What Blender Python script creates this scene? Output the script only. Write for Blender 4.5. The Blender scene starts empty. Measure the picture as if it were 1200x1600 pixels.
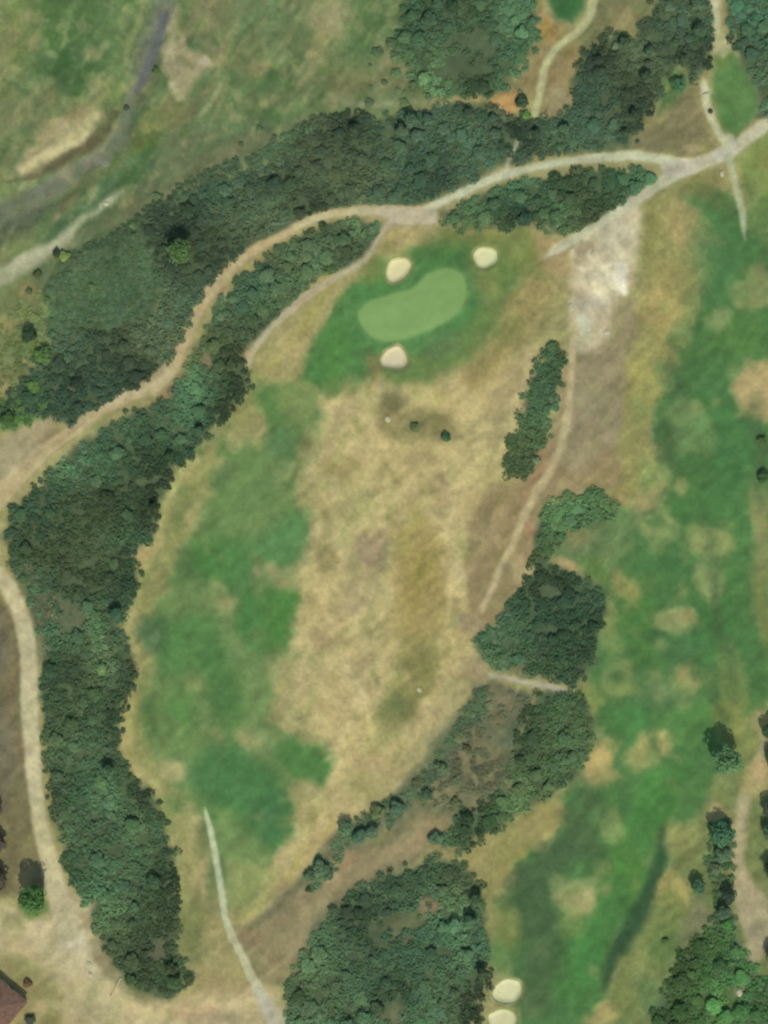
import bpy, math, random
import numpy as np
from mathutils import Vector, Matrix

scene = bpy.context.scene
COL = scene.collection
rnd = random.Random(11)

# ------------------------------------------------------------------ camera, sky, sun, exposure
M_PX = 6.0                                    # survey pixels per metre
def WX(px): return (px - 600.0) / M_PX
def WY(py): return (800.0 - py) / M_PX

CAM_H = 620.0
cam_d = bpy.data.cameras.new('aerial_camera')
cam_d.sensor_fit = 'VERTICAL'
cam_d.angle = 2 * math.atan((800.0 / M_PX) / CAM_H)
cam_d.clip_start = 1.0
cam_d.clip_end = 20000.0
cam = bpy.data.objects.new('aerial_camera', cam_d)
cam.location = (0, 0, CAM_H)
COL.objects.link(cam)
scene.camera = cam

SUN_EL = math.radians(54)
SUN_DIR = Vector((0.20, -1.0, 0)).normalized() * math.cos(SUN_EL) + Vector((0, 0, math.sin(SUN_EL)))
world = bpy.data.worlds.new('World')
scene.world = world
world.use_nodes = True
wn = world.node_tree
sky = wn.nodes.new('ShaderNodeTexSky')
sky.sky_type = 'NISHITA'
sky.sun_disc = False
sky.sun_elevation = SUN_EL
sky.sun_rotation = math.atan2(SUN_DIR.x, SUN_DIR.y)
sky.altitude = 300
sky.air_density = 1.3
sky.dust_density = 1.5
bg = wn.nodes['Background']
wn.links.new(sky.outputs[0], bg.inputs[0])
bg.inputs[1].default_value = 0.15

sun_d = bpy.data.lights.new('sun', 'SUN')
sun_d.energy = 3.0
sun_d.angle = math.radians(0.6)
sun_d.color = (1.0, 0.95, 0.87)
sun = bpy.data.objects.new('sun', sun_d)
sun.rotation_euler = (-SUN_DIR).to_track_quat('-Z', 'Y').to_euler()
COL.objects.link(sun)

vs = scene.view_settings
vs.view_transform = 'Standard'
vs.look = 'None'
vs.exposure = 0.05
vs.gamma = 1.0
vs.use_curve_mapping = False
scene.cycles.filter_width = 2.3               # the soft optics of a satellite sensor

# what a flat sunlit patch of albedo 1 sends to the camera, per channel (measured once)
GAIN = np.array([1.29, 1.325, 1.50])

def lin(c):
    c = np.asarray(c, dtype=np.float64) / 255.0
    return np.where(c <= 0.04045, c / 12.92, ((c + 0.055) / 1.055) ** 2.4)

def albedo(c): return np.clip(lin(c) / GAIN, 0.0, 0.85)

# ------------------------------------------------------------------ noise and survey grid
STEP = 2.0
GX = np.arange(-70, 1270 + 0.1, STEP)
GY = np.arange(-70, 1670 + 0.1, STEP)
NX, NY = len(GX), len(GY)
PX, PY = np.meshgrid(GX, GY)
PX = PX.astype(np.float32); PY = PY.astype(np.float32)

def vnoise(x, y, wl, seed):
    """smooth value noise in -1..1"""
    r = np.random.RandomState(seed)
    T = r.rand(128, 128).astype(np.float32) * 2 - 1
    u = x / wl + 500.37; v = y / wl + 500.71
    i = np.floor(u).astype(np.int32); j = np.floor(v).astype(np.int32)
    fx = u - i; fy = v - j
    fx = fx * fx * (3 - 2 * fx); fy = fy * fy * (3 - 2 * fy)
    i0 = i & 127; i1 = (i + 1) & 127; j0 = j & 127; j1 = (j + 1) & 127
    return (T[j0, i0] * (1 - fx) + T[j0, i1] * fx) * (1 - fy) + (T[j1, i0] * (1 - fx) + T[j1, i1] * fx) * fy

def rot(x, y, deg):
    a = math.radians(deg); c, s = math.cos(a), math.sin(a)
    return x * c - y * s, x * s + y * c

def streak(x, y, wl_long, wl_short, deg, seed):
    """noise drawn out along the direction deg (picture angle, counter-clockwise)"""
    u, v = rot(x, y, deg)
    return vnoise(u / wl_long, v / wl_short, 1.0, seed)

def fbm(x, y, wl, seed, octv=4):
    t = 0; a = 1.0; n = 0
    for k in range(octv):
        t = t + a * vnoise(x, y, wl / 2 ** k, seed + k); n += a; a *= 0.55
    return t / n

WARPX = 0.65 * vnoise(PX, PY, 46, 1) + 0.35 * vnoise(PX, PY, 17, 2) + 0.2 * vnoise(PX, PY, 7, 3)
WARPY = 0.65 * vnoise(PX, PY, 46, 4) + 0.35 * vnoise(PX, PY, 17, 5) + 0.2 * vnoise(PX, PY, 7, 6)

def sd_poly(pts, X, Y):
    """signed distance, positive inside"""
    d = np.full(X.shape, 1e9, np.float32); ins = np.zeros(X.shape, bool)
    n = len(pts)
    for k in range(n):
        ax, ay = pts[k]; bx, by = pts[(k + 1) % n]
        ex, ey = bx - ax, by - ay
        wx, wy = X - ax, Y - ay
        t = np.clip((wx * ex + wy * ey) / (ex * ex + ey * ey + 1e-9), 0, 1)
        d = np.minimum(d, (wx - t * ex) ** 2 + (wy - t * ey) ** 2)
        if ay != by:
            c = ((ay <= Y) & (by > Y)) | ((by <= Y) & (ay > Y))
            ins ^= c & (X < ax + (Y - ay) / (by - ay) * ex)
    return np.where(ins, 1, -1) * np.sqrt(d)

def sd_line(pts, X, Y):
    """pts = (x, y, half width): positive inside the tapering stroke"""
    best = np.full(X.shape, -1e9, np.float32)
    for (ax, ay, aw), (bx, by, bw) in zip(pts[:-1], pts[1:]):
        ex, ey = bx - ax, by - ay
        wx, wy = X - ax, Y - ay
        t = np.clip((wx * ex + wy * ey) / (ex * ex + ey * ey + 1e-9), 0, 1)
        d = np.sqrt((wx - t * ex) ** 2 + (wy - t * ey) ** 2)
        best = np.maximum(best, aw + t * (bw - aw) - d)
    return best

def spline(pts, n=6):
    out = []
    P = [pts[0]] + list(pts) + [pts[-1]]
    for k in range(1, len(P) - 2):
        p0, p1, p2, p3 = [np.array(q, float) for q in P[k - 1:k + 3]]
        for s in range(n):
            t = s / n
            out.append(tuple(0.5 * ((2 * p1) + (p2 - p0) * t + (2 * p0 - 5 * p1 + 4 * p2 - p3) * t * t
                                    + (3 * p1 - p0 - 3 * p2 + p3) * t ** 3)))
    out.append(tuple(float(v) for v in pts[-1]))
    return out

def smooth_closed(pts, n=4):
    out = []; m = len(pts)
    for k in range(m):
        p0, p1, p2, p3 = [np.array(pts[(k + o) % m], float) for o in (-1, 0, 1, 2)]
        for s in range(n):
            t = s / n
            out.append(tuple(0.5 * ((2 * p1) + (p2 - p0) * t + (2 * p0 - 5 * p1 + 4 * p2 - p3) * t * t
                                    + (3 * p1 - p0 - 3 * p2 + p3) * t ** 3)))
    return out

RGB = np.zeros((NY, NX, 3), np.float32)       # colour of the ground cover as an open, sunlit surface
REG = np.zeros((NY, NX), np.int16)            # which piece of the setting a spot belongs to
REGIONS = ['ground']

def sstep(a): a = np.clip(a, 0, 1); return a * a * (3 - 2 * a)

def coverage(kind, pts, feather, warp):
    if kind == 'ell':
        cx, cy, rx, ry, ang = pts
        m = max(rx, ry)
        x0, x1, y0, y1 = cx - m, cx + m, cy - m, cy + m
    else:
        w = max([p[2] for p in pts]) if kind == 'line' else 0
        x0 = min(p[0] for p in pts) - w; x1 = max(p[0] for p in pts) + w
        y0 = min(p[1] for p in pts) - w; y1 = max(p[1] for p in pts) + w
    g = feather + warp + 4
    i0 = max(0, int((x0 - g - GX[0]) / STEP)); i1 = min(NX, int((x1 + g - GX[0]) / STEP) + 2)
    j0 = max(0, int((y0 - g - GY[0]) / STEP)); j1 = min(NY, int((y1 + g - GY[0]) / STEP) + 2)
    if i1 <= i0 or j1 <= j0: return None
    sl = (slice(j0, j1), slice(i0, i1))
    X = PX[sl] + warp * WARPX[sl]; Y = PY[sl] + warp * WARPY[sl]
    if kind == 'ell':
        u, v = rot(X - cx, Y - cy, ang)
        r = np.sqrt((u / rx) ** 2 + (v / ry) ** 2)
        sd = (1 - r) * min(rx, ry)
    elif kind == 'line': sd = sd_line(pts, X, Y)
    else: sd = sd_poly(pts, X, Y)
    return sl, sstep(0.5 + 0.5 * sd / max(feather, 0.5)), sd

def paint(color, kind, pts, f=8, w=6, a=1.0, region=None, mod=None):
    r = coverage(kind, pts, f, w)
    if r is None: return
    sl, al, sd = r
    if mod is not None:
        lo, hi, field = mod
        al = al * sstep((field[sl] - lo) / (hi - lo))
    al = (al * a)[..., None]
    RGB[sl] = RGB[sl] * (1 - al) + np.array(color, np.float32) * al
    if region is not None:
        if region not in REGIONS: REGIONS.append(region)
        q = REG[sl]; q[al[..., 0] > 0.5] = REGIONS.index(region); REG[sl] = q

def poly(color, pts, **k): paint(color, 'poly', pts, **k)
def line(color, pts, sp=True, **k): paint(color, 'line', spline(pts) if sp else pts, **k)
def ell(color, cx, cy, rx, ry=None, ang=0, **k): paint(color, 'ell', (cx, cy, rx, ry or rx, ang), **k)

ST_A = streak(PX, PY, 60, 14, 62, 21)         # streaks rising to the right, as the slopes run
ST_B = streak(PX, PY, 34, 9, 40, 22)
ST_C = streak(PX, PY, 120, 16, 65, 23)
MO_A = fbm(PX, PY, 55, 31)
MO_B = fbm(PX, PY, 24, 41)
MO_C = fbm(PX, PY, 90, 51)

# ------------------------------------------------------------------ woodland outlines (picture survey)
WOODS = {
 'upper': [(60,640),(30,650),(5,640),(40,590),(55,560),(90,520),(160,510),(240,500),(265,440),(235,385),(225,345),(260,320),
           (330,292),(400,275),(445,262),(452,225),(480,192),(545,180),(600,186),(680,168),(760,165),(800,185),(880,185),
           (905,150),(895,120),(925,70),(960,50),(1000,62),(1015,20),(1020,-30),(1112,-30),(1116,60),(1106,110),(1085,128),
           (1060,92),(1040,112),(1020,170),(990,205),(985,232),(940,232),(850,243),(780,262),(740,285),(690,305),(650,322),
           (560,320),(520,325),(450,350),(390,385),(345,425),(315,470),(292,525),(262,570),(225,600),(150,640),(110,665)],
 'west': [(15,800),(60,760),(120,700),(200,652),(250,635),(285,592),(302,558),(318,524),(345,520),(372,536),(386,560),(386,600),(362,640),(312,690),
          (272,730),(246,790),(236,830),(206,870),(218,905),(206,940),(182,970),(196,1010),(206,1050),(192,1110),(186,1180),(206,1218),
          (240,1242),(262,1300),(268,1370),(276,1430),(270,1480),(296,1530),(262,1560),(205,1548),(168,1500),(135,1430),(112,1375),
          (96,1320),(80,1240),(70,1150),(68,1050),(64,990),(46,930),(22,885),(8,845)],
 'trackside': [(320,520),(345,475),(365,445),(410,405),(465,372),(525,345),(562,338),(600,352),(585,385),(560,408),(520,418),
               (490,440),(440,488),(402,525),(385,548),(355,530)],
 'middle': [(688,345),(715,328),(780,295),(850,277),(930,264),(1000,266),(1028,276),(1000,302),(950,333),(900,362),(868,362),
            (845,345),(800,355),(740,356),(700,352)],
 'north': [(640,-30),(826,-30),(838,30),(832,80),(800,125),(775,150),(690,150),(650,132),(622,85),(630,40)],
 'northeast': [(1140,-30),(1230,-30),(1230,185),(1180,188),(1190,150),(1172,112),(1150,80),(1140,40)],
 'hedge': [(862,540),(876,560),(866,620),(850,690),(826,738),(800,742),(790,716),(815,660),(830,600),(850,556)],
 'east': [(840,866),(862,885),(900,903),(930,915),(944,960),(940,1000),(928,1040),(903,1072),(860,1058),(805,1048),(768,1038),
          (746,1010),(760,985),(790,958),(805,925),(826,905),(832,880)],
 'eastsmall': [(848,838),(854,800),(880,778),(925,769),(958,782),(950,806),(915,818),(885,826),(866,850),(858,868),(846,862)],
 'lower': [(842,1082),(905,1085),(928,1125),(923,1170),(908,1212),(870,1230),(830,1262),(780,1288),(720,1328),(692,1318),
           (726,1270),(760,1256),(798,1232),(802,1180),(816,1130)],
 'south': [(650,1352),(690,1340),(720,1352),(755,1392),(756,1440),(770,1490),(754,1550),(732,1630),(440,1630),(446,1545),
           (482,1480),(522,1420),(562,1390)],
 'southeast': [(1062,1500),(1100,1456),(1140,1452),(1164,1490),(1185,1530),(1230,1550),(1230,1630),(1012,1630),(1030,1570),(1050,1530)],
}

# ------------------------------------------------------------------ ground cover
RGB[:] = (158, 150, 102)
# meadow, top left
poly((106,124,82), [(-80,-80),(700,-80),(700,120),(620,185),(480,190),(450,260),(330,290),(220,350),(80,520),(-80,640)], f=25, w=14)
poly((126,132,90), [(-80,-80),(700,-80),(700,120),(480,180),(200,340),(-80,560)], f=20, w=10, a=.8, mod=(.0,.5,ST_A))
poly((92,120,78), [(-80,-80),(700,-80),(700,120),(480,180),(200,340),(-80,560)], f=20, w=10, a=.7, mod=(.05,.5,MO_A))
poly((92,122,76), [(70,-60),(245,-60),(215,60),(160,130),(110,160),(70,120),(60,60)], f=18, w=10, a=.8)
ell((80,114,76), 105,110,45,38,a=.7,f=20)
ell((90,126,74), 90,30,50,40,a=.5,f=20)
poly((132,138,92), [(-80,-80),(50,-80),(45,60),(30,130),(-80,200)], f=22, w=14, a=.8)
ell((124,124,86), 30,70,30,18,40,a=.5,f=12)
ell((112,116,80), 60,160,40,18,40,a=.5,f=12)
line((136,146,96), [(220,30,5),(208,55,5),(195,90,4)], f=4, w=2, a=.8)
line((150,150,112), [(150,92,5),(168,70,4)], f=6, w=3, a=.8)
line((146,156,112), [(160,118,4),(150,138,4),(140,150,3)], f=5, w=2, a=.7)
ell((142,138,100), 140,85,12,9,a=.7,f=6)
# north meadow, tan blotches
ell((150,140,104), 330,85,30,22,20,a=.55,f=14)
ell((132,130,92), 330,20,50,30,30,a=.8,f=16)
ell((156,148,110), 515,25,32,40,15,a=.85,f=18)
ell((148,140,100), 500,75,20,26,0,a=.6,f=14)
ell((158,150,112), 495,92,15,12,0,a=.7,f=7)
ell((150,142,105), 405,105,16,10,0,a=.7,f=6)
line((140,148,104), [(430,105,4),(447,80,4)], f=5, w=2, a=.8)
ell((100,128,82), 590,20,26,34,20,a=.8,f=14)
ell((96,124,80), 560,70,18,30,20,a=.7,f=14)
ell((126,124,84), 545,125,40,24,0,a=.7,f=14)
ell((112,122,84), 470,125,60,25,15,a=.6,f=14)
ell((86,118,78), 430,130,30,16,10,a=.6,f=10)
line((150,154,118), [(520,152,5),(560,160,5),(610,160,5),(660,156,4),(705,160,4)], f=8, w=5, a=.7)
ell((138,132,96), 620,95,18,14,0,a=.7,f=8)
ell((118,122,84), 630,125,34,18,0,a=.8,f=10)
ell((96,122,80), 430,190,55,20,18,a=.75,f=14)
ell((130,134,98), 470,192,20,9,20,a=.6,f=7)
# stony slope right of the stream
poly((168,156,120), [(258,10),(275,5),(282,40),(300,70),(330,95),(300,120),(290,160),(278,158),(262,110),(250,75),(255,50)], f=9, w=8, a=.9)
ell((186,172,138), 265,85,10,10,0,a=.8,f=6)
ell((184,176,150), 318,92,9,8,0,a=.8,f=5)
line((182,176,136), [(268,130,5),(280,152,7)], f=5, w=3, a=.9)
line((180,172,138), [(268,20,6),(262,45,5)], f=5, w=3, a=.8)
line((148,156,110), [(345,132,3),(330,160,4),(312,180,3)], f=3.5, w=2, a=.8)
poly((104,106,76), [(330,140),(318,160),(300,185),(270,205),(262,200),(290,172)], f=6, w=4, a=.8)
ell((116,116,72), 250,185,40,18,20,a=.7,f=12)
ell((98,110,60), 222,222,22,16,20,a=.7,f=10)
ell((140,140,88), 246,200,9,7,0,a=.7,f=4)
# valley floor south of the stream
poly((94,108,78), [(200,260),(300,195),(420,190),(450,230),(330,290),(220,345),(120,400),(60,440),(40,420),(110,350)], f=14, w=10, a=.8)
poly((86,116,80), [(230,225),(210,250),(180,270),(120,320),(40,395),(60,395),(160,330),(240,262),(255,235)], f=9, w=6, a=.9)
ell((88,122,82), 210,258,18,16,20,a=.8,f=8)
line((120,118,86), [(400,215,14),(330,255,12),(260,300,12),(170,345,10)], f=12, w=8, a=.55)
line((96,122,80), [(345,195,8),(390,200,8)], f=8, w=4, a=.7)
ell((132,130,96), 330,215,14,6,30,a=.6,f=5)
ell((122,128,90), 290,225,18,6,20,a=.5,f=5)
# stream bed
line((118,121,104), [(262,-60,16),(247,20,15),(236,60,14),(224,105,14),(210,150,12),(196,190,13),(178,225,14),(150,250,13),(100,280,15),(50,305,17),(0,335,18),(-60,370,20)], f=12, w=13, a=.85, region='stream_bed')
line((108,110,108), [(254,20,7),(246,60,7),(236,85,7),(226,110,7),(214,140,6)], f=5, w=3)
line((136,132,118), [(40,315,10),(100,275,12),(150,250,8)], f=8, w=6, a=.5, mod=(-.1,.4,MO_B))
line((132,134,112), [(180,195,3.5),(168,215,3),(157,234,3)], f=3, w=1.5, a=.8)
line((112,118,92), [(-20,350,22),(40,320,22),(110,290,16)], f=9, w=6, a=.7, mod=(-.3,.3,ST_B))
line((126,110,92), [(108,305,3),(92,330,3),(85,345,3)], f=4, w=2, a=.7)
line((150,150,130), [(150,250,6),(166,256,5)], f=5, w=3, a=.7)
line((96,100,86), [(228,65,6),(210,90,5),(204,110,5)], f=4, w=3, a=.6)
ell((104,112,90), 25,345,50,24,28,a=.7,f=14)
ell((132,130,108), 120,262,30,10,25,a=.5,f=8)
line((98,116,88), [(205,178,6),(188,206,6),(168,232,5)], f=6, w=4, a=.6)
line((96,110,84), [(225,150,5),(214,180,6),(196,205,6)], f=6, w=4, a=.6)
# eroded bank
poly((92,88,64), [(160,170),(185,170),(150,235),(120,245),(90,262),(40,278),(5,282),(30,268),(70,250),(110,232),(130,215)], f=6, w=8, region='brown_bank')
poly((88,98,62), [(165,170),(182,178),(165,205),(148,212),(158,190)], f=6, w=3, a=.7)
poly((172,158,118), [(155,172),(150,190),(135,212),(112,232),(75,250),(40,268),(20,270),(35,245),(60,220),(85,195),(120,180)], f=12, w=14, a=.95, region='bare_earth_bank')
line((194,180,138), [(32,262,5),(60,250,6),(92,233,6),(118,224,5),(135,206,5),(150,180,4)], f=5, w=3, a=.9)
ell((196,180,138), 100,196,17,8,12,a=.85,f=6)
ell((160,128,94), 120,178,16,9,20,a=.6,f=6)
ell((150,136,98), 75,205,16,8,40,a=.5,f=6)
# lower valley: pale gravel wash along the left edge
line((164,166,132), [(190,300,2.5),(168,316,5),(150,330,4),(120,352,5),(105,370,8),(60,398,14),(30,415,15),(0,438,14),(-60,480,14)], f=7, w=6, region='gravel_wash')
line((190,192,160), [(172,312,4),(160,322,4)], f=4, w=2)
line((178,178,146), [(110,362,5),(60,396,8),(30,410,8)], f=6, w=5, a=.8)
poly((118,123,80), [(-80,480),(0,455),(50,435),(75,450),(50,500),(40,540),(35,590),(10,640),(-80,660)], f=12, w=10, a=.85)
ell((160,142,96), 42,455,12,14,30,a=.7,f=7)
ell((158,148,100), 10,508,14,16,30,a=.7,f=8)
ell((168,150,104), 2,600,12,16,10,a=.7,f=8)
ell((122,138,72), 98,402,16,9,20,a=.8,f=6)
ell((100,130,60), 60,545,20,14,0,a=.9,f=8)
ell((104,136,58), 52,602,12,9,0,a=.9,f=6)
ell((108,128,84), 30,550,20,10,20,a=.6,f=8)
poly((96,128,76), [(0,630),(40,600),(70,600),(75,650),(40,672),(0,672)], f=9, w=6, a=.9)
# smooth green clearing inside the upper wood
UW = (68, 88, 66)
poly((78,100,72), [(70,450),(95,408),(160,385),(225,345),(262,400),(262,440),(235,500),(160,515),(90,520),(62,500)], f=14, w=8)
poly((84,100,74), [(170,385),(225,345),(255,318),(330,290),(350,330),(260,400),(250,440)], f=14, w=9, a=.8)
ell((86,106,68), 160,400,45,30,25,a=.5,f=16)
ell((76,102,78), 190,470,45,35,25,a=.6,f=18)
ell((90,112,72), 120,450,35,35,25,a=.5,f=16)
poly((92,104,76), [(90,405),(130,385),(190,365),(230,345),(225,370),(170,400),(110,430)], f=10, w=8, a=.5)

# dry plateau
poly((192,174,122), [(575,590),(620,600),(700,590),(790,560),(830,540),(850,555),(815,650),(790,720),(745,780),(730,870),(735,960),(745,1000),
     (755,1060),(700,1140),(620,1240),(540,1290),(470,1370),(390,1440),(420,1340),(480,1260),(525,1200),(520,1150),(440,1100),(450,980),
     (470,900),(490,830),(470,760),(440,690),(500,630)], f=16, w=12)
ell((186,170,120), 540,660,60,42,20,a=.7,f=24)
ell((186,170,120), 690,800,50,70,10,a=.6,f=26)
ell((160,154,100), 530,770,50,50,20,a=.45,f=26)
ell((184,168,122), 530,1060,60,60,20,a=.6,f=26)
poly((164,146,94), [(620,800),(650,780),(690,840),(700,900),(705,950),(680,990),(640,1010),(615,980),(612,930),(622,880),(612,840)], f=16, w=9, a=.85)
poly((150,138,80), [(640,870),(690,860),(690,910),(660,950),(640,960),(622,930)], f=14, w=9, a=.7)
ell((170,152,88), 655,840,22,28,15,a=.6,f=14)
poly((140,136,84), [(630,1000),(660,985),(700,1010),(680,1060),(655,1120),(600,1140),(590,1110),(605,1060)], f=14, w=9, a=.8)
ell((104,116,74), 617,1105,28,20,35,a=.8,f=16)
ell((122,122,74), 655,1050,24,40,20,a=.5,f=16)
ell((150,142,92), 600,990,12,20,20,a=.5,f=10)
line((200,184,134), [(748,762,3),(735,830,4),(716,885,4),(700,950,3),(716,1005,3)], f=5, w=7, a=.6)
line((198,180,130), [(722,1082,4),(655,1188,4),(592,1256,3),(505,1330,3),(430,1405,3)], f=5, w=4, a=.6)
line((196,178,126), [(560,650,6),(580,740,5),(600,800,4)], f=8, w=9, a=.5)
line((198,182,132), [(470,930,6),(510,1010,8),(560,1080,8),(540,1150,6)], f=10, w=10, a=.5)
# scuffed grey patches
poly((154,138,108), [(556,840),(600,826),(612,850),(606,880),(585,900),(555,880)], f=9, w=6, a=.85)
poly((164,152,114), [(540,860),(560,890),(600,900),(590,930),(560,960),(525,965),(540,930)], f=12, w=8, a=.6)
ell((146,136,86), 512,875,14,32,12,a=.7,f=9)
ell((146,136,86), 490,948,12,22,25,a=.6,f=8)
ell((164,142,100), 500,1000,16,16,30,a=.6,f=8)
ell((142,136,84), 510,815,7,30,12,a=.5,f=7)
ell((140,130,80), 520,735,28,12,-25,a=.6,f=9)
ell((150,136,84), 548,722,22,8,-25,a=.5,f=7)
line((186,176,124), [(630,800,4),(612,860,5),(600,900,5),(605,940,4)], f=6, w=5, a=.7)
line((190,176,122), [(600,910,3),(604,895,3)], f=4, w=2, a=.8)
# hump with rocks below the front bunker
poly((136,128,86), [(585,640),(600,615),(640,640),(700,650),(720,680),(670,690),(640,690),(600,680)], f=11, w=7, a=.85)
ell((116,116,76), 612,628,20,16,-20,a=.6,f=9)
ell((104,110,74), 648,666,13,11,0,a=.7,f=7)
ell((162,144,104), 655,715,26,18,-20,a=.6,f=9)
ell((154,136,98), 682,755,14,16,0,a=.6,f=8)
ell((190,178,118), 668,622,30,14,-18,a=.6,f=10)
ell((184,170,114), 660,720,12,30,0,a=.3,f=9)
# right shoulder of the plateau
line((160,146,106), [(820,560,12),(790,640,14),(768,690,10)], f=14, w=8, a=.6)
line((150,136,86), [(850,440,22),(800,520,24),(750,590,20)], f=18, w=9, a=.75)
line((166,150,96), [(820,440,8),(780,490,8),(735,540,7)], f=7, w=5, a=.7)
ell((112,120,68), 790,515,26,18,40,a=.75,f=14)
ell((130,124,74), 740,560,30,30,30,a=.4,f=16)
line((192,176,126), [(830,555,4),(800,660,5),(765,735,4),(745,765,4),(735,830,4),(715,870,4)], f=5, w=4, a=.75)
line((178,164,112), [(790,700,9),(745,770,9),(735,830,8),(725,900,8)], f=8, w=6, a=.6)
# bare tan soil between the field and the east wood
poly((154,136,98), [(800,745),(825,740),(860,690),(880,650),(890,570),(905,545),(985,545),(980,640),(968,700),(975,760),(930,768),(880,778),
     (850,830),(830,880),(800,925),(790,958),(755,985),(735,960),(728,900),(732,830),(760,770)], f=10, w=7, region='bare_soil')
ell((150,132,94), 765,850,24,60,18,a=.5,f=14)
poly((150,138,106), [(905,545),(980,545),(975,640),(960,700),(900,740),(875,720),(895,640)], f=12, w=6, a=.9)
ell((162,148,116), 950,685,14,9,20,a=.6,f=7)
ell((140,128,98), 920,545,24,14,-15,a=.5,f=9)
ell((166,148,108), 895,760,40,20,15,a=.6,f=12)
ell((172,134,104), 845,715,8,30,28,a=.6,f=7)
ell((168,124,94), 832,835,7,26,22,a=.6,f=6)
ell((190,172,124), 815,890,16,22,28,a=.75,f=8)
poly((166,148,114), [(745,960),(765,980),(745,1000),(735,985),(705,975),(715,955)], f=8, w=5, a=.7)
ell((146,128,98), 725,975,16,12,0,a=.5,f=7)
ell((148,132,96), 745,905,16,14,0,a=.5,f=7)
ell((186,172,128), 720,895,9,20,10,a=.7,f=7)
line((192,174,132), [(897,530,6),(893,600,6),(884,670,7),(868,720,6),(832,780,6),(800,850,6),(775,910,5),(752,955,5)], f=4.5, w=3, a=.95, region='wheel_track')
line((166,132,98), [(858,690,5),(842,730,6),(818,775,5)], f=6, w=4, a=.6)
line((172,150,110), [(884,560,6),(876,640,5),(860,700,5)], f=5, w=2, a=.5)
# lower right strip of the plateau, running down to the cart path
line((172,156,112), [(745,1040,22),(690,1130,22),(630,1220,18),(560,1275,12),(500,1320,9),(450,1380,10),(400,1440,10)], f=10, w=4, a=.8)
line((190,168,110), [(520,1290,7),(470,1345,9),(430,1395,9),(380,1440,7)], f=7, w=4, a=.8)
ell((184,160,124), 745,1050,14,12,0,a=.7,f=8)
ell((160,164,106), 600,1155,30,16,35,a=.6,f=12)
ell((168,152,108), 600,1200,40,22,35,a=.5,f=14)
ell((152,150,98), 570,1230,40,20,-15,a=.6,f=14)

# band of grass left of the hole
poly((144,146,92), [(385,560),(420,580),(400,650),(350,700),(330,760),(290,830),(260,900),(255,960),(240,1060),(235,1160),(260,1210),(300,1250),
     (290,1350),(320,1440),(300,1500),(262,1440),(258,1300),(235,1245),(200,1215),(186,1180),(190,1110),(205,1050),(190,990),(200,950),(215,905),
     (206,870),(236,830),(250,770),(300,700),(360,640)], f=10, w=8)
ell((182,158,108), 224,865,15,30,-22,a=.9,f=8)
ell((158,150,98), 200,970,14,24,10,a=.7,f=8)
line((164,158,100), [(206,1040,8),(205,1100,10),(198,1160,10),(205,1195,12)], f=8, w=5, a=.7)
ell((182,162,112), 200,1155,12,24,0,a=.7,f=8)
ell((174,158,108), 215,1205,18,12,-30,a=.6,f=8)
ell((170,170,112), 390,690,22,20,20,a=.8,f=11)
ell((164,152,104), 350,700,26,14,40,a=.6,f=9)
line((148,170,104), [(290,725,6),(262,775,7),(240,820,7)], f=6, w=4, a=.7)
ell((112,118,76), 285,790,14,34,-32,a=.5,f=12)
ell((160,152,98), 320,800,18,20,-30,a=.5,f=9)
ell((140,132,88), 250,920,18,36,-12,a=.6,f=12)

line((184,168,114), [(300,720,6),(262,775,7),(240,840,8),(222,880,9),(212,930,7),(198,975,8),(206,1050,7),(200,1110,8),(195,1170,9),(215,1210,10),(250,1235,8)], f=8, w=9, a=.6)
# first fairway
FG = (92,132,74)
poly((110,136,82), [(400,590),(470,600),(500,640),(490,700),(470,740),(490,830),(460,890),(465,960),(445,1020),(425,1080),(440,1140),(520,1165),
     (530,1195),(495,1220),(455,1260),(465,1300),(430,1345),(360,1420),(340,1370),(300,1250),(250,1210),(236,1150),(240,1060),(246,960),(265,900),
     (290,830),(330,770),(330,730),(360,690),(420,680)], f=12, w=20, region='fairway')
poly((84,128,74), [(285,860),(330,825),(400,850),(470,790),(485,830),(460,880),(400,900),(380,930),(330,930),(285,905)], f=18, w=9, a=.9)
ell((78,130,66), 330,880,40,34,0,a=.6,f=20)
ell((92,138,84), 445,850,36,40,10,a=.6,f=20)
ell((104,138,84), 380,770,50,40,30,a=.6,f=24)
ell((84,130,70), 425,650,40,16,-60,a=.6,f=12)
ell((88,128,84), 440,690,26,26,0,a=.6,f=14)
poly((80,130,66), [(375,930),(440,912),(462,930),(455,985),(440,1020),(390,1010),(370,980)], f=11, w=6, a=.95)
ell((74,124,74), 395,970,20,40,10,a=.5,f=16)
ell((134,146,92), 335,935,16,22,30,a=.6,f=10)
poly((84,132,74), [(245,970),(330,960),(350,1010),(330,1050),(250,1060)], f=16, w=8, a=.8)
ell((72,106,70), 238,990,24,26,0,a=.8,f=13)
ell((110,136,96), 243,995,8,8,0,a=.7,f=5)
ell((76,124,70), 350,1080,26,60,15,a=.8,f=20)
ell((84,138,74), 285,1110,20,40,0,a=.7,f=16)
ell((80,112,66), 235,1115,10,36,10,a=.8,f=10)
ell((110,140,84), 260,1080,40,14,-20,a=.5,f=12)
ell((146,150,100), 390,1150,22,14,-20,a=.6,f=10)
ell((126,142,92), 410,1165,36,22,0,a=.5,f=14)
poly((76,126,74), [(310,1170),(370,1160),(430,1210),(455,1260),(465,1295),(430,1330),(380,1290),(330,1260),(300,1225)], f=20, w=8, a=.9)
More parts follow.
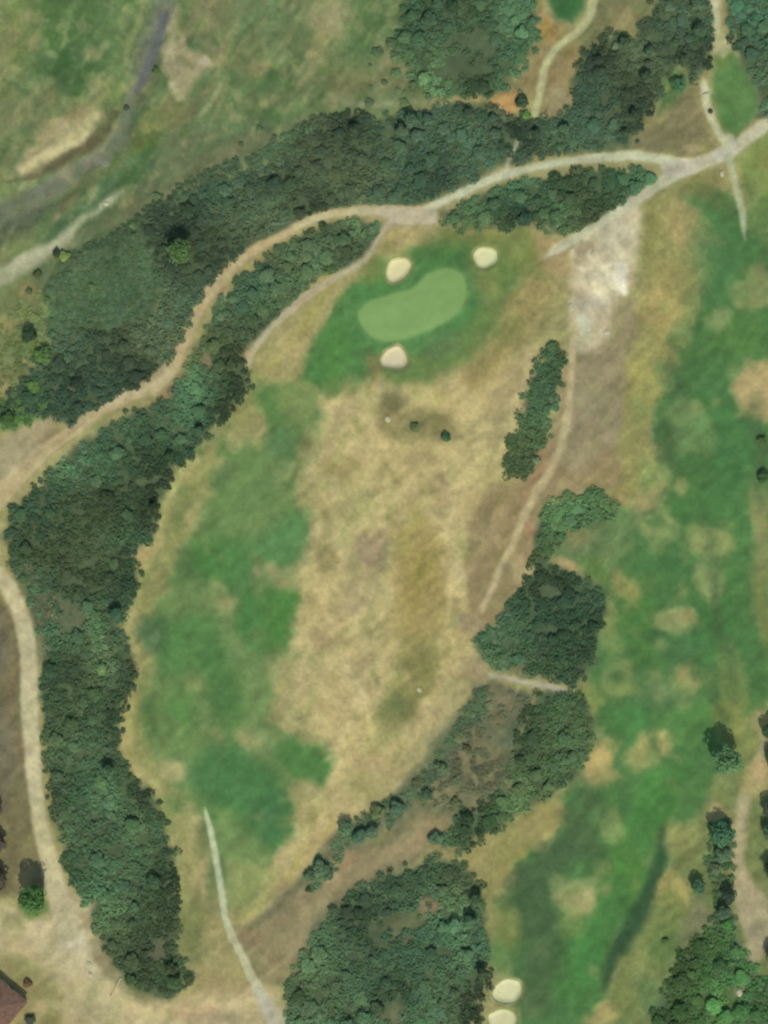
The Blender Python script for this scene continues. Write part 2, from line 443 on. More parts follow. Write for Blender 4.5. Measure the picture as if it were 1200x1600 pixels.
for _e in [(455,902,28,13,20),(425,893,14,10,0),(440,1062,18,42,10),(462,1118,22,20,0),(480,770,16,26,10),(478,700,14,30,-10),(345,934,12,20,30),(300,820,12,26,-30),(492,1238,24,14,20),(385,1152,16,10,-20)]:
    ell((166,158,108), *_e, a=.75, f=9, w=12)
poly((82,130,70), [(430,1160),(500,1160),(528,1190),(500,1225),(455,1215),(430,1190)], f=11, w=8, a=.9)
ell((70,118,76), 425,1275,26,36,20,a=.6,f=16)
ell((176,164,114), 270,1205,22,16,-15,a=.9,f=9)
ell((160,156,104), 275,1335,20,60,-8,a=.6,f=14)
ell((174,158,108), 300,1370,18,36,-5,a=.6,f=11)
ell((118,146,86), 350,1270,18,12,0,a=.6,f=8)
poly((146,152,94), [(350,1340),(420,1345),(440,1370),(390,1430),(365,1440)], f=14, w=7, a=.8)
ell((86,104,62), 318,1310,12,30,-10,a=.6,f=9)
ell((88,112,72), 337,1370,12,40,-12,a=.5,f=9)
ell((122,128,78), 300,1450,24,50,0,a=.8,f=14)
ell((150,156,106), 480,1240,16,10,0,a=.4,f=8)
ell((168,156,108), 475,1232,22,16,0,a=.7,f=9)
ell((176,164,112), 500,1262,34,20,30,a=.7,f=10)
ell((138,148,92), 460,1285,14,10,0,a=.5,f=7)
ell((128,130,82), 402,888,8,20,20,a=.5,f=6)
ell((150,136,104), 400,895,10,8,0,a=.5,f=5)
line((116,122,76), [(465,720,4),(450,765,5)], f=6, w=3, a=.7)
line((168,162,116), [(460,725,4),(446,750,4)], f=5, w=2, a=.5)
ell((92,112,74), 345,738,22,14,40,a=.7,f=9)
ell((96,110,72), 290,880,12,34,-5,a=.55,f=10)
ell((112,114,72), 478,690,10,12,0,a=.7,f=7)

# approach and surrounds of the green
poly((106,130,74), [(500,540),(535,470),(575,400),(650,375),(700,360),(760,362),(820,360),(835,400),(800,460),(770,510),(735,560),(670,600),(620,600),
     (585,580),(555,610),(510,620),(470,595)], f=14, w=9, region='green_apron')
poly((82,130,74), [(470,590),(485,545),(520,495),(548,440),(590,425),(600,400),(680,395),(745,420),(755,470),(720,520),(660,555),(590,560),(555,608),(510,618)],
     f=11, w=7)
poly((86,140,72), [(490,560),(520,510),(545,520),(550,560),(525,590)], f=16, w=6, a=.7)
ell((74,118,66), 690,400,45,12,-12,a=.8,f=10)
ell((96,124,80), 690,540,30,20,30,a=.6,f=12)
ell((72,116,66), 715,398,36,14,-15,a=.6,f=12)
ell((104,126,70), 780,420,24,30,0,a=.6,f=12)
ell((164,152,100), 610,380,30,26,0,a=.8,f=10)
ell((176,160,110), 640,365,24,12,0,a=.7,f=8)
ell((120,124,70), 580,420,14,20,0,a=.5,f=8)
poly((122,130,74), [(690,370),(730,355),(820,355),(850,380),(860,440),(810,430),(780,390),(740,380)], f=10, w=6, a=.8)
line((158,150,96), [(720,365,4),(760,360,4),(790,362,4)], f=5, w=4, a=.6)
ell((132,136,82), 760,450,20,40,30,a=.5,f=14)
ell((180,158,108), 545,600,18,14,30,a=.4,f=9)
ell((142,124,78), 584,568,14,18,30,a=.6,f=8)
line((158,152,92), [(515,440,7),(490,490,8),(460,530,8),(425,570,8)], f=8, w=5, a=.8)
ell((182,162,98), 508,430,12,12,0,a=.7,f=6)
ell((178,162,112), 452,545,24,18,20,a=.6,f=9)
ell((190,160,116), 383,545,9,14,0,a=.8,f=5)
poly((84,134,74), [(392,610),(440,600),(420,640)], f=10, w=4, a=.5)
poly((126,140,86), [(440,600),(500,625),(470,660),(440,640)], f=10, w=5, a=.6)

# second fairway (right)
poly((146,144,90), [(1000,310),(1080,300),(1110,380),(1085,480),(1055,580),(1030,680),(1000,770),(960,790),(975,740),(970,690),(985,560),(1000,440),(1000,380)],
     f=14, w=9)
ell((168,150,100), 1060,350,26,40,20,a=.7,f=14)
ell((182,160,106), 1030,480,26,34,20,a=.8,f=14)
ell((164,148,92), 1040,430,16,30,10,a=.6,f=11)
ell((166,158,94), 1010,600,20,50,18,a=.7,f=13)
ell((134,128,78), 1005,350,22,36,25,a=.6,f=12)
ell((160,152,96), 985,700,18,40,12,a=.5,f=11)
ell((166,138,88), 968,772,12,16,0,a=.5,f=7)
ell((148,154,96), 1020,735,24,30,15,a=.7,f=13)
ell((136,136,88), 1085,350,18,40,20,a=.5,f=11)
poly((82,124,72), [(1070,310),(1100,290),(1145,310),(1165,360),(1230,400),(1230,1000),(1230,1090),(1190,1120),(1150,1170),(1110,1230),(1075,1290),(1030,1390),(985,1490),
     (950,1560),(930,1640),(810,1640),(815,1560),(770,1480),(760,1420),(800,1320),(850,1260),(915,1210),(935,1150),(920,1080),(940,1010),(950,930),(990,850),
     (1015,790),(1045,700),(1028,650),(1062,560),(1085,480),(1110,385)], f=14, w=20, region='fairway_two')
poly((92,124,76), [(925,1085),(950,940),(985,860),(1010,800),(960,790),(900,805),(855,840),(865,880),(930,912)], f=10, w=8, a=.9)
poly((116,128,80), [(1110,1230),(1160,1165),(1230,1120),(1230,1640),(940,1640),(950,1560),(985,1490),(1030,1390),(1075,1290)], f=14, w=9)
line((172,160,124), [(1190,1150,5),(1185,1200,9),(1168,1240,10),(1156,1285,11),(1152,1340,11),(1160,1380,18),(1178,1425,24),(1186,1465,18),(1172,1500,11),(1164,1520,6)], f=8, w=6, region='sandy_strip')
line((186,172,136), [(1165,1250,5),(1156,1300,6),(1156,1350,6),(1172,1400,8)], f=7, w=4, a=.6)
ell((146,136,108), 1185,1450,16,16,0,a=.5,f=9)
poly((128,126,94), [(1085,1400),(1125,1430),(1110,1450),(1060,1490),(1040,1480),(1060,1430)], f=12, w=8, a=.8)
ell((94,116,78), 1060,1560,26,30,20,a=.5,f=12)
# green variation on it
ell((74,116,66), 1185,400,50,60,20,a=.6,f=30)
ell((78,122,78), 1115,420,30,60,10,a=.6,f=24)
ell((76,118,66), 1100,540,34,50,20,a=.6,f=22)
ell((86,130,68), 1150,520,40,40,20,a=.6,f=22)
ell((72,120,70), 1130,700,60,90,15,a=.7,f=34)
ell((76,112,66), 1080,720,30,60,20,a=.5,f=22)
ell((76,126,66), 1120,860,30,120,14,a=.6,f=24)
ell((74,118,70), 1050,880,30,40,10,a=.6,f=20)
ell((86,134,66), 1000,980,30,60,12,a=.6,f=22)
ell((76,118,76), 1060,1000,40,50,20,a=.6,f=24)
ell((70,124,66), 1120,980,30,60,14,a=.6,f=24)
ell((94,128,86), 1050,1085,60,26,0,a=.6,f=20)
ell((78,134,74), 985,1130,30,30,0,a=.7,f=18)
ell((88,138,72), 1075,1130,50,36,10,a=.6,f=22)
poly((74,128,66), [(1010,1200),(1080,1190),(1040,1300),(1000,1390),(960,1470),(930,1560),(860,1560),(880,1480),(930,1370),(980,1280)], f=16, w=7, a=.85)
ell((86,134,66), 985,1370,24,50,25,a=.7,f=18)
ell((76,130,70), 900,1490,40,50,20,a=.6,f=22)
# dry spots
for (x, y, rx, ry, ang, c, a) in [
    (1185,605,34,34,0,(180,156,112),.95),(1200,640,30,20,0,(170,152,106),.9),(1160,465,20,16,0,(150,142,98),.7),(1195,455,20,18,0,(146,142,98),.7),
    (1120,505,16,18,0,(138,148,102),.7),(1062,515,8,10,0,(140,150,100),.6),(1070,640,20,18,0,(124,142,92),.7),(1085,680,26,30,20,(114,142,92),.7),
    (1190,430,14,10,0,(164,142,104),.5),(1030,820,22,26,20,(140,146,96),.75),(1105,850,30,22,-20,(146,148,96),.8),(1108,912,20,24,20,(140,148,98),.8),
    (1055,968,26,16,-10,(146,150,102),.8),(1072,968,12,7,-10,(160,138,94),.6),(1068,1058,17,14,0,(158,148,100),.85),(1058,1075,16,14,0,(130,144,90),.6),
    (1105,1060,10,8,0,(128,146,92),.4),(975,920,16,26,25,(150,146,92),.8),(955,985,14,30,20,(140,144,88),.7),(1025,1165,28,18,25,(170,158,106),.9),
    (1000,1180,20,14,25,(150,148,96),.7),(938,1190,16,30,-12,(188,164,108),.95),(945,1215,20,16,0,(172,154,104),.7),(970,1060,18,24,10,(134,140,88),.7),
    (993,1078,12,10,0,(128,146,88),.7),(925,1085,20,16,0,(128,136,80),.7),(958,1290,16,20,30,(134,148,94),.8),(900,1405,24,24,0,(154,156,104),.9),
    (905,1410,12,12,0,(176,168,120),.7),(890,1440,20,20,0,(130,146,88),.5),(1060,1310,26,22,20,(152,152,98),.9),(1115,1270,14,16,20,(164,150,110),.9),
    (1052,1395,22,26,20,(166,150,94),.9),(1062,1400,8,14,0,(184,160,108),.7),(935,1590,20,14,30,(172,154,104),.9),(840,1290,40,30,30,(156,146,92),.9),
    (850,1310,20,22,20,(168,156,104),.7),(785,1375,16,20,30,(160,142,94),.8),(740,1340,20,16,0,(158,142,100),.9),(800,1330,26,24,20,(142,136,76),.8),
    (1190,1215,16,22,0,(190,160,120),.9),(1175,1230,14,12,0,(166,150,106),.8),(1150,1075,18,60,15,(124,138,82),.7),(1140,1130,20,30,15,(132,140,78),.7),
    (1160,1150,10,40,8,(150,150,96),.6),(1196,860,14,60,5,(140,136,92),.7),(1190,800,14,30,5,(156,148,98),.7),(1195,960,12,60,8,(122,128,78),.8)]:
    ell((c[0], c[1] + 3, c[2] - 2), x, y, rx * 1.2, ry * 1.2, ang, a=min(1, a * 1.1), f=10, w=12)
_r = random.Random(8)
for _ in range(95):
    _t = _r.random(); _y = 380 + _t * 1200; _x = 1140 - _t * 230 + _r.uniform(-90, 80)
    ell(_r.choice([(132,146,92),(146,148,96),(112,140,84),(66,112,64),(72,118,66),(120,140,86)]), _x, _y, _r.uniform(5,14), _r.uniform(6,18), _r.uniform(10,40), a=_r.uniform(.3,.75), f=7, w=9)
for _ in range(46):
    _y = _r.uniform(700, 1300); _x = _r.uniform(250, 470)
    ell(_r.choice([(132,146,92),(120,142,88),(70,114,64),(78,122,68),(146,150,98)]), _x, _y, _r.uniform(5,14), _r.uniform(6,18), _r.uniform(10,40), a=_r.uniform(.25,.5), f=8, w=9)
for _ in range(120):
    _y = _r.uniform(600, 1300); _x = 640 - (_y - 600) * .12 + _r.uniform(-130, 130)
    if _x > 720 - max(0, _y - 1000) * .3: continue
    ell(_r.choice([(196,180,130),(166,148,104),(150,140,90),(200,182,128),(160,150,96),(140,134,84)]), _x, _y, _r.uniform(3,9), _r.uniform(5,20), _r.uniform(5,40), a=_r.uniform(.25,.6), f=5, w=8)
for _ in range(40):
    _t = _r.random(); _y = 440 + _t * 500; _x = 900 - _t * 130 + _r.uniform(-50, 70)
    ell(_r.choice([(176,160,122),(140,128,96),(132,120,90),(182,164,122)]), _x, _y, _r.uniform(3,8), _r.uniform(5,16), _r.uniform(5,40), a=_r.uniform(.2,.5), f=5, w=7)
for _ in range(150):
    _x = _r.uniform(0, 640); _y = _r.uniform(0, 330)
    if _y > 200 - (_x - 450) * .1 and _x > 420: continue
    if _y > 420 - _x * .5: continue
    ell(_r.choice([(158,150,112),(146,146,102),(88,112,74),(104,118,78),(132,130,92),(80,106,72)]), _x, _y, _r.uniform(3,8), _r.uniform(5,18), _r.uniform(20,60), a=_r.uniform(.25,.6), f=5, w=8)
# coarse dark rough
for (x, y, rx, ry, ang, a) in [(860,1350,60,24,40,.85),(905,1300,22,50,35,.8),(930,1255,20,40,30,.6),(830,1410,40,50,25,.8),(850,1480,34,50,20,.7),(830,1540,30,50,15,.6),
                               (1115,900,8,90,8,.6),(1185,700,10,60,5,.7),(1190,780,8,20,5,.6),(1135,1010,8,80,12,.5),(1128,1110,8,50,15,.6),
                               (1045,690,20,40,15,.5),(1060,600,14,40,15,.5),(1135,325,40,12,-32,.6)]:
    ell((74,98,64), x, y, rx, ry, ang, a=a, f=12, w=12)
line((62,94,62), [(1036,1296,4),(1031,1340,7),(1019,1380,11),(1003,1415,13),(985,1450,14),(968,1485,13),(955,1520,8),(945,1548,3)], f=8, w=6, a=.95, region='shaded_rough_bank')  # darker rough grass, with some of the bank's shade painted into the colour
poly((118,130,76), [(1050,1380),(1075,1420),(1060,1470),(1010,1560),(960,1580),(975,1500),(1010,1430)], f=14, w=8, a=.85)
ell((96,126,72), 1040,1480,24,30,20,a=.6,f=14)
ell((126,136,86), 1000,1530,24,40,25,a=.6,f=14)
ell((86,116,72), 1020,1560,20,36,20,a=.6,f=12)
ell((106,134,78), 785,1505,14,20,0,a=.7,f=10)
ell((134,136,80), 790,1450,22,36,15,a=.8,f=12)
ell((120,124,76), 1070,1340,20,24,10,a=.6,f=12)
# gap between the south wood and the fairway
poly((150,142,92), [(700,1335),(790,1290),(840,1262),(880,1245),(870,1290),(800,1350),(780,1400),(770,1470),(755,1430),(752,1390)], f=12, w=7, a=.75)
# small clearing by the east woods
ell((104,118,80), 905,835,44,30,20,a=.85,f=14)
ell((122,122,82), 900,840,22,16,20,a=.8,f=10)
line((80,102,72), [(850,820,10),(845,850,10),(842,875,10)], f=8, w=6)
ell((188,158,112), 883,882,18,8,-25,a=.85,f=6)
poly((98,126,62), [(900,880),(945,870),(950,910),(925,912)], f=9, w=5, a=.5)

# scrubby slope between plateau and lower wood
poly((114,116,86), [(770,1065),(835,1085),(815,1135),(800,1180),(798,1230),(755,1256),(720,1275),(690,1318),(640,1350),(560,1390),(520,1420),(480,1480),(446,1540),
     (400,1530),(370,1460),(390,1440),(440,1400),(480,1360),(510,1310),(560,1275),(620,1240),(690,1150),(740,1075)], f=7, w=5)
poly((152,136,100), [(720,1275),(690,1310),(640,1345),(570,1375),(500,1430),(450,1530),(400,1530),(370,1460),(440,1420),(520,1350),(560,1330),(620,1310),(660,1275)],
     f=12, w=7, a=.9)
_r = random.Random(5)
for _ in range(46):
    _x = _r.uniform(640, 830); _y = _r.uniform(1075, 1270)
    ell(_r.choice([(86,104,78),(96,108,82),(132,126,94),(78,96,70),(118,112,84)]), _x, _y, _r.uniform(7,18), _r.uniform(6,12), _r.uniform(20,70), a=.55, f=8, w=6) if (_x - 640) * 1.0 + (_y - 1270) > -70 + 0 * _x else None
ell((128,116,90), 770,1100,22,40,15,a=.6,f=12)
ell((134,124,92), 755,1180,36,30,10,a=.6,f=14)
ell((138,130,96), 690,1240,40,16,-20,a=.6,f=10)
ell((104,112,84), 690,1160,40,20,50,a=.5,f=12)
ell((176,146,108), 540,1340,18,12,10,a=.7,f=7)
ell((172,148,112), 520,1372,14,12,0,a=.7,f=7)
ell((150,142,92), 590,1300,24,14,20,a=.5,f=9)
ell((168,144,110), 655,1320,26,14,10,a=.5,f=8)
ell((140,120,90), 395,1465,20,12,0,a=.7,f=8)
ell((130,118,90), 440,1400,16,30,-40,a=.5,f=9)

# top right
poly((118,120,82), [(970,-80),(1020,-80),(1015,30),(995,65),(955,55),(925,70),(920,100),(890,110),(905,60),(930,10)], f=10, w=6)
ell((154,142,100), 975,35,18,26,25,a=.85,f=9)
poly((148,132,92), [(835,-20),(850,20),(900,45),(905,90),(890,130),(893,175),(865,180),(840,170),(810,130),(825,90),(845,60)], f=9, w=6)
ell((186,148,84), 856,45,14,20,20,a=.7,f=9)
ell((150,128,84), 890,80,12,36,25,a=.7,f=8)
ell((156,148,110), 870,155,20,22,0,a=.7,f=9)
poly((66,114,66), [(855,-80),(925,-80),(915,10),(895,35),(870,28),(858,0)], f=9, w=4, region='green_lawn')
poly((128,124,88), [(690,80),(740,60),(790,85),(790,120),(750,130),(700,140),(670,110)], f=14, w=10, a=.8)
ell((164,140,96), 727,100,11,9,0,a=.8,f=6)
ell((124,142,92), 757,85,15,12,0,a=.7,f=8)
ell((110,134,80), 790,110,12,14,0,a=.6,f=8)
poly((190,150,96), [(768,145),(800,138),(818,152),(808,172),(796,185),(782,178),(764,160)], f=6, w=4, region='orange_mound')
ell((172,154,118), 785,180,10,10,0,a=.8,f=5)
ell((196,162,104), 785,150,14,8,10,a=.7,f=6)
poly((128,122,88), [(990,200),(1030,190),(1060,150),(1090,130),(1100,180),(1120,230),(1110,250),(1010,235),(985,232)], f=10, w=6)
poly((92,118,74), [(1030,120),(1060,95),(1080,130),(1060,160),(1030,175)], f=10, w=6)
ell((160,162,116), 1058,100,10,10,0,a=.7,f=5)
line((136,156,98), [(1055,110,3),(1040,145,3)], f=4, w=2, a=.7)
poly((94,134,78), [(1120,85),(1145,80),(1172,112),(1190,150),(1180,185),(1150,215),(1128,200),(1110,150),(1116,110)], f=9, w=5, region='green_lawn_two')
ell((108,128,76), 1130,95,14,16,0,a=.6,f=8)
ell((104,144,86), 1168,165,12,22,15,a=.5,f=9)
ell((78,122,68), 1135,185,14,18,0,a=.6,f=8)
poly((126,144,84), [(1150,245),(1230,185),(1230,340),(1200,330),(1160,290)], f=9, w=5, region='meadow')
ell((140,142,78), 1200,250,30,26,0,a=.6,f=16)
poly((92,122,70), [(1165,290),(1230,335),(1230,420),(1165,370)], f=12, w=5, a=.7)
ell((140,138,78), 1100,230,12,10,0,a=.6,f=6)
ell((184,164,126), 1082,232,14,8,0,a=.6,f=6)
poly((134,132,84), [(1020,300),(1070,275),(1120,260),(1135,285),(1100,310),(1060,310)], f=10, w=5, a=.8)
ell((100,114,66), 1110,310,34,14,-25,a=.6,f=10)

# pale sandy clearing (building plot)
poly((196,180,146), [(925,340),(960,325),(1000,310),(1003,350),(995,400),(985,440),(965,470),(955,520),(935,545),(905,540),(890,500),(895,470),(885,445),(895,410),
     (905,385),(890,380)], f=13, w=9, region='sandy_clearing')
poly((168,152,118), [(900,385),(925,360),(950,345),(935,375),(905,420),(890,430)], f=8, w=4, a=.75)
ell((204,192,158), 965,370,30,40,20,a=.7,f=14)
poly((206,196,160), [(920,415),(960,410),(970,450),(945,465),(915,455)], f=7, w=4, a=.8)
line((234,226,202), [(970,418,9),(968,440,9),(975,455,5)], f=6, w=3, a=.95)
_r = random.Random(12)
for _ in range(34):
    ell(_r.choice([(216,204,170),(170,154,120),(204,190,152),(184,172,142),(226,216,186)]), _r.uniform(895,985), _r.uniform(350,530), _r.uniform(3,8), _r.uniform(4,14), _r.uniform(10,60), a=_r.uniform(.3,.7), f=4, w=6)
ell((226,212,172), 925,400,8,7,0,a=.9,f=4)
ell((176,168,146), 925,475,26,14,15,a=.7,f=8)
line((190,194,166), [(912,500,8),(915,520,8)], f=6, w=3, a=.9)
ell((196,186,158), 948,518,8,7,20,a=.8,f=5)
poly((150,138,106), [(965,470),(990,470),(1000,520),(985,560),(940,560),(950,520)], f=11, w=5, a=.8)
ell((180,172,136), 910,530,12,16,0,a=.7,f=7)
poly((164,138,100), [(835,370),(870,370),(890,390),(880,430),(855,430),(838,400)], f=9, w=5, a=.7)
ell((192,190,150), 868,350,5,10,0,a=.7,f=4)

# ---- woodland floor (leaf litter and low green)
for k, pl in WOODS.items():
    poly((80,98,70), pl, f=9, w=11, a=.95, region='woodland_floor')
for k in ('upper', 'west', 'south', 'north'):
    poly((90,102,74), WOODS[k], f=6, w=6, a=.6, mod=(.15,.6,MO_A))
ell((110,112,84), 110,960,50,20,-40,a=.7,f=14)
ell((104,106,80), 55,1000,12,60,0,a=.5,f=9)
ell((160,132,100), 668,1420,16,12,20,a=.9,f=7)
ell((118,116,84), 640,1450,40,30,10,a=.6,f=12)
ell((128,124,92), 615,1590,16,20,0,a=.6,f=8)
ell((112,108,86), 245,1490,20,20,0,a=.7,f=9)
ell((140,120,96), 320,560,14,18,30,a=.7,f=8)

ell((94,120,70), 1130,1570,34,40,20,a=.8,f=14)
ell((150,146,112), 1155,1548,10,14,30,a=.8,f=7)
ell((104,126,72), 1105,1590,20,18,0,a=.6,f=10)
# ---- bottom left: bare yard and track junction
poly((184,168,126), [(-80,1400),(30,1420),(60,1440),(90,1400),(110,1385),(140,1430),(172,1505),(205,1548),(265,1562),(330,1545),(400,1530),(440,1545),(442,1640),(-80,1640),(-80,1500)],
     f=9, w=6, region='bare_yard')
line((198,182,142), [(-60,1420,20),(60,1460,22),(140,1530,20),(200,1580,22),(260,1620,20)], f=14, w=6, a=.7)
line((200,182,138), [(135,1525,13),(200,1570,13),(280,1586,13),(360,1572,12),(420,1562,10)], f=10, w=9, a=.8)
line((206,190,150), [(88,1385,10),(104,1440,15),(128,1482,13),(150,1520,9)], f=9, w=8, a=.8)
ell((204,188,148), 55,1452,34,9,-12,a=.7,f=8)
ell((216,202,168), 110,1468,22,18,0,a=.9,f=9)
ell((196,180,140), 130,1415,16,12,0,a=.7,f=7)
poly((150,138,104), [(135,1430),(155,1440),(175,1500),(190,1540),(165,1530),(140,1490),(150,1460)], f=8, w=5, a=.75)
poly((144,138,92), [(-80,1485),(30,1490),(70,1520),(100,1550),(95,1600),(60,1640),(-80,1640)], f=11, w=6, a=.85)
ell((150,152,100), 35,1503,22,9,-20,a=.7,f=6)
ell((132,126,80), 80,1595,18,14,0,a=.7,f=8)
ell((186,162,118), 60,1570,12,10,0,a=.7,f=6)
ell((190,176,130), 92,1570,14,7,-20,a=.7,f=5)
ell((116,124,84), 215,1550,24,10,-25,a=.7,f=8)
ell((186,156,118), 300,1580,40,14,0,a=.6,f=9)
ell((160,140,104), 340,1540,40,20,-20,a=.5,f=12)
ell((150,136,110), 350,1590,30,10,0,a=.4,f=8)
poly((130,130,86), [(0,1420),(30,1430),(40,1450),(0,1450)], f=7, w=4, a=.5)
ell((96,126,66), 52,1418,24,18,0,a=.85,f=8)
# strip left of the west track
poly((122,114,82), [(-80,930),(0,930),(30,970),(42,1050),(45,1150),(55,1240),(75,1330),(85,1390),(40,1400),(-80,1400)], f=8, w=5)
line((132,112,84), [(20,1060,6),(18,1120,6),(35,1200,6)], f=6, w=4, a=.5)
ell((148,138,92), 40,1350,14,40,-10,a=.6,f=10)
ell((110,106,90), 5,1160,16,60,0,a=.6,f=9)
ell((98,92,82), 2,1250,10,26,0,a=.6,f=8)
ell((100,96,90), 0,1010,12,50,0,a=.5,f=8)
# ---- dirt widening at the left edge
poly((170,156,120), [(-80,700),(0,690),(45,660),(78,658),(80,690),(40,730),(-80,860)], f=9, w=6, region='dirt_layby')
ell((150,130,96), 70,685,18,14,30,a=.5,f=8)
ell((118,108,74), 92,680,14,8,30,a=.6,f=7)

# ---- tracks and paths
TR = 'dirt_track'
line((190,170,128), [(-60,830,18),(0,775,16),(30,745,13),(75,700,11),(110,675,10),(150,645,10),(195,620,11),(238,602,13),(262,580,13),(280,545,11),(298,505,10),
     (320,465,10),(345,435,10),(368,412,8),(400,390,7.5),(440,368,7),(480,346,7),(520,333,7),(560,328,8),(600,328,9),(640,332,10),(672,334,10)], f=4, w=2.5, region=TR)
line((204,186,146), [(100,681,3),(150,645,3),(195,620,4),(300,505,3),(345,435,3),(400,390,3),(480,346,3),(560,328,3),(600,328,3)], f=4, w=3, a=.55, mod=(-.3,.4,MO_B))
line((178,160,120), [(-40,800,9),(20,750,6),(80,697,5),(150,645,4)], f=6, w=3, a=.5)
line((206,188,148), [(150,645,3),(195,620,4),(240,602,6),(262,582,5)], f=5, w=3, a=.7)
line((150,122,86), [(285,590,7),(262,612,7),(242,632,5)], f=6, w=3, a=.8)
line((172,132,98), [(350,450,3),(340,468,3)], f=4, w=2, a=.6)
line((192,190,154), [(600,329,6),(560,329,5),(520,334,4),(470,352,4)], f=5, w=3, a=.55)
line((194,180,152), [(600,330,8),(640,336,10),(675,340,10)], f=5, w=2)
# upper pale path
line((192,194,160), [(668,330,8),(700,311,6),(740,293,6.5),(780,277,7),(820,266,6),(860,258,6),(900,250,6),(945,245,7),(990,243,8),(1030,248,8),(1065,256,9)], f=4, w=2.5,
     region='gravel_path')
line((192,188,160), [(775,275,6),(790,266,4),(792,255,3),(800,240,2.5),(808,222,3)], f=4, w=2, a=.75, region='gravel_path')
line((190,186,154), [(850,402,1),(872,389,7),(900,374,8),(940,348,8),(980,322,9),(1020,295,9),(1055,272,11),(1090,258,10),(1130,240,11),(1165,218,10),(1200,194,10),(1260,150,10)], f=4, w=2.5,
     region='gravel_path')
line((194,186,162), [(1045,262,12),(1070,262,14),(1090,258,9)], f=5, w=2, region='gravel_path')
line((196,190,172), [(1120,243,8),(1140,232,10),(1140,215,5)], f=5, w=2, region='gravel_path')
line((190,194,158), [(1099,122,1),(1102,137,6),(1104,160,6),(1112,185,5),(1122,205,5),(1136,228,7)], f=4, w=2.5, region='gravel_path')
line((172,180,144), [(1138,245,7),(1146,275,5),(1153,305,5),(1160,335,6),(1161,352,5),(1163,376,.5)], f=4.5, w=2.5, a=.9, region='gravel_path')
line((188,190,152), [(1112,-60,7),(1118,0,7),(1120,30,7),(1120,55,8),(1125,75,10)], f=5, w=3, a=.95, region='gravel_path')
poly((176,174,128), [(1112,50),(1130,45),(1145,75),(1130,92),(1112,84)], f=6, w=3, a=.8)
line((178,178,132), [(935,-60,7),(926,10,6.5),(912,40,6),(880,66,5.5),(862,85,6),(850,112,6),(842,150,5.5),(834,180,5),(829,198,1)], f=3.5, w=2, region='cart_path')
# cart path, left of the green and at the tee
line((186,174,142), [(612,345,6),(595,365,5),(578,395,5),(555,415,5),(520,435,5),(480,462,6),(445,490,6),(415,522,5),(396,548,5),(388,570,4)], f=4.5, w=2.5, a=.9, region='cart_path')
line((168,150,130), [(520,435,3),(480,462,3),(450,486,3)], f=4, w=2, a=.6)
poly((188,176,146), [(592,330),(680,325),(682,352),(640,352),(610,350)], f=6, w=3, region=TR)
line((184,192,154), [(321,1262,.5),(324,1280,4),(333,1320,5),(342,1370,5),(350,1420,5),(358,1450,5),(375,1490,5),(395,1530,6)], f=3.2, w=1.6, region='cart_path')
line((182,178,144), [(360,1455,4),(378,1495,5),(398,1535,7),(415,1565,11),(432,1600,13),(445,1660,14)], f=4.5, w=2.5, region='cart_path')
line((186,178,156), [(400,1545,7),(415,1570,8),(428,1600,8)], f=5, w=2)
line((180,174,148), [(768,1056,4),(800,1060,4),(835,1068,4),(865,1076,4.5),(888,1081,3),(908,1085,.5)], f=4, w=2.5, a=.95, region='gravel_path')
# west track
line((194,182,142), [(-40,860,9),(-10,890,11),(12,915,13),(32,955,13),(42,1000,13),(46,1050,13),(47,1100,13),(48,1160,12),(52,1210,12),(58,1260,12),(66,1305,13),
     (78,1355,14),(90,1400,15),(104,1450,20)], f=4.5, w=2.5, region='dirt_track_west')
line((198,186,146), [(30,960,6),(44,1040,6),(48,1150,6),(60,1270,6)], f=7, w=3, a=.6)

# ---- the putting green and the sand bunkers
GREEN = smooth_closed([(556,490),(575,470),(610,458),(645,448),(668,428),(695,417),(722,424),(732,450),(722,482),(695,505),(660,522),(620,534),(590,533),(566,515)])
poly((104,146,88), GREEN, f=7, w=2)
poly((126,160,96), [tuple(np.array(p) + (np.array((645,476)) - np.array(p)) * .04) for p in GREEN], f=4, w=1.5, region='putting_green')
ell((120,154,90), 700,455,26,30,20,a=.5,f=16)
BUNKERS = [  # outline, label
 ([(603,424),(608,408),(622,401),(638,402),(643,415),(634,432),(618,441),(606,437)], 'oval sand bunker on the upper left edge of the putting green'),
 ([(739,402),(746,389),(762,385),(776,393),(776,410),(762,420),(748,417)], 'round sand bunker right of the green, beside the dry grass below the wood'),
 ([(594,561),(604,548),(620,540),(632,548),(637,563),(630,574),(610,574),(598,572)], 'pinkish sand bunker at the front of the putting green'),
 ([(771,1549),(780,1537),(795,1531),(812,1537),(816,1551),(806,1566),(786,1568),(772,1561)], 'upper of two sand bunkers beside the right fairway'),
 ([(763,1590),(774,1581),(792,1577),(806,1586),(806,1604),(790,1616),(770,1612)], 'sand bunker cut by the bottom edge, just below its twin'),
]
BCOL = [(222,206,160), (212,208,164), (218,200,166), (218,212,168), (214,206,164)]
for i, (b, lab) in enumerate(BUNKERS):
    b2 = smooth_closed(b)
    c = np.mean(np.array(b), axis=0)
    poly((120,128,78), [tuple(c + (np.array(p) - c) * 1.22) for p in b2], f=5, w=2, a=.7)
    poly((BCOL[i][0], BCOL[i][1] + 5, BCOL[i][2] + 2), b2, f=4.5, w=4, region='bunker_%d' % i)

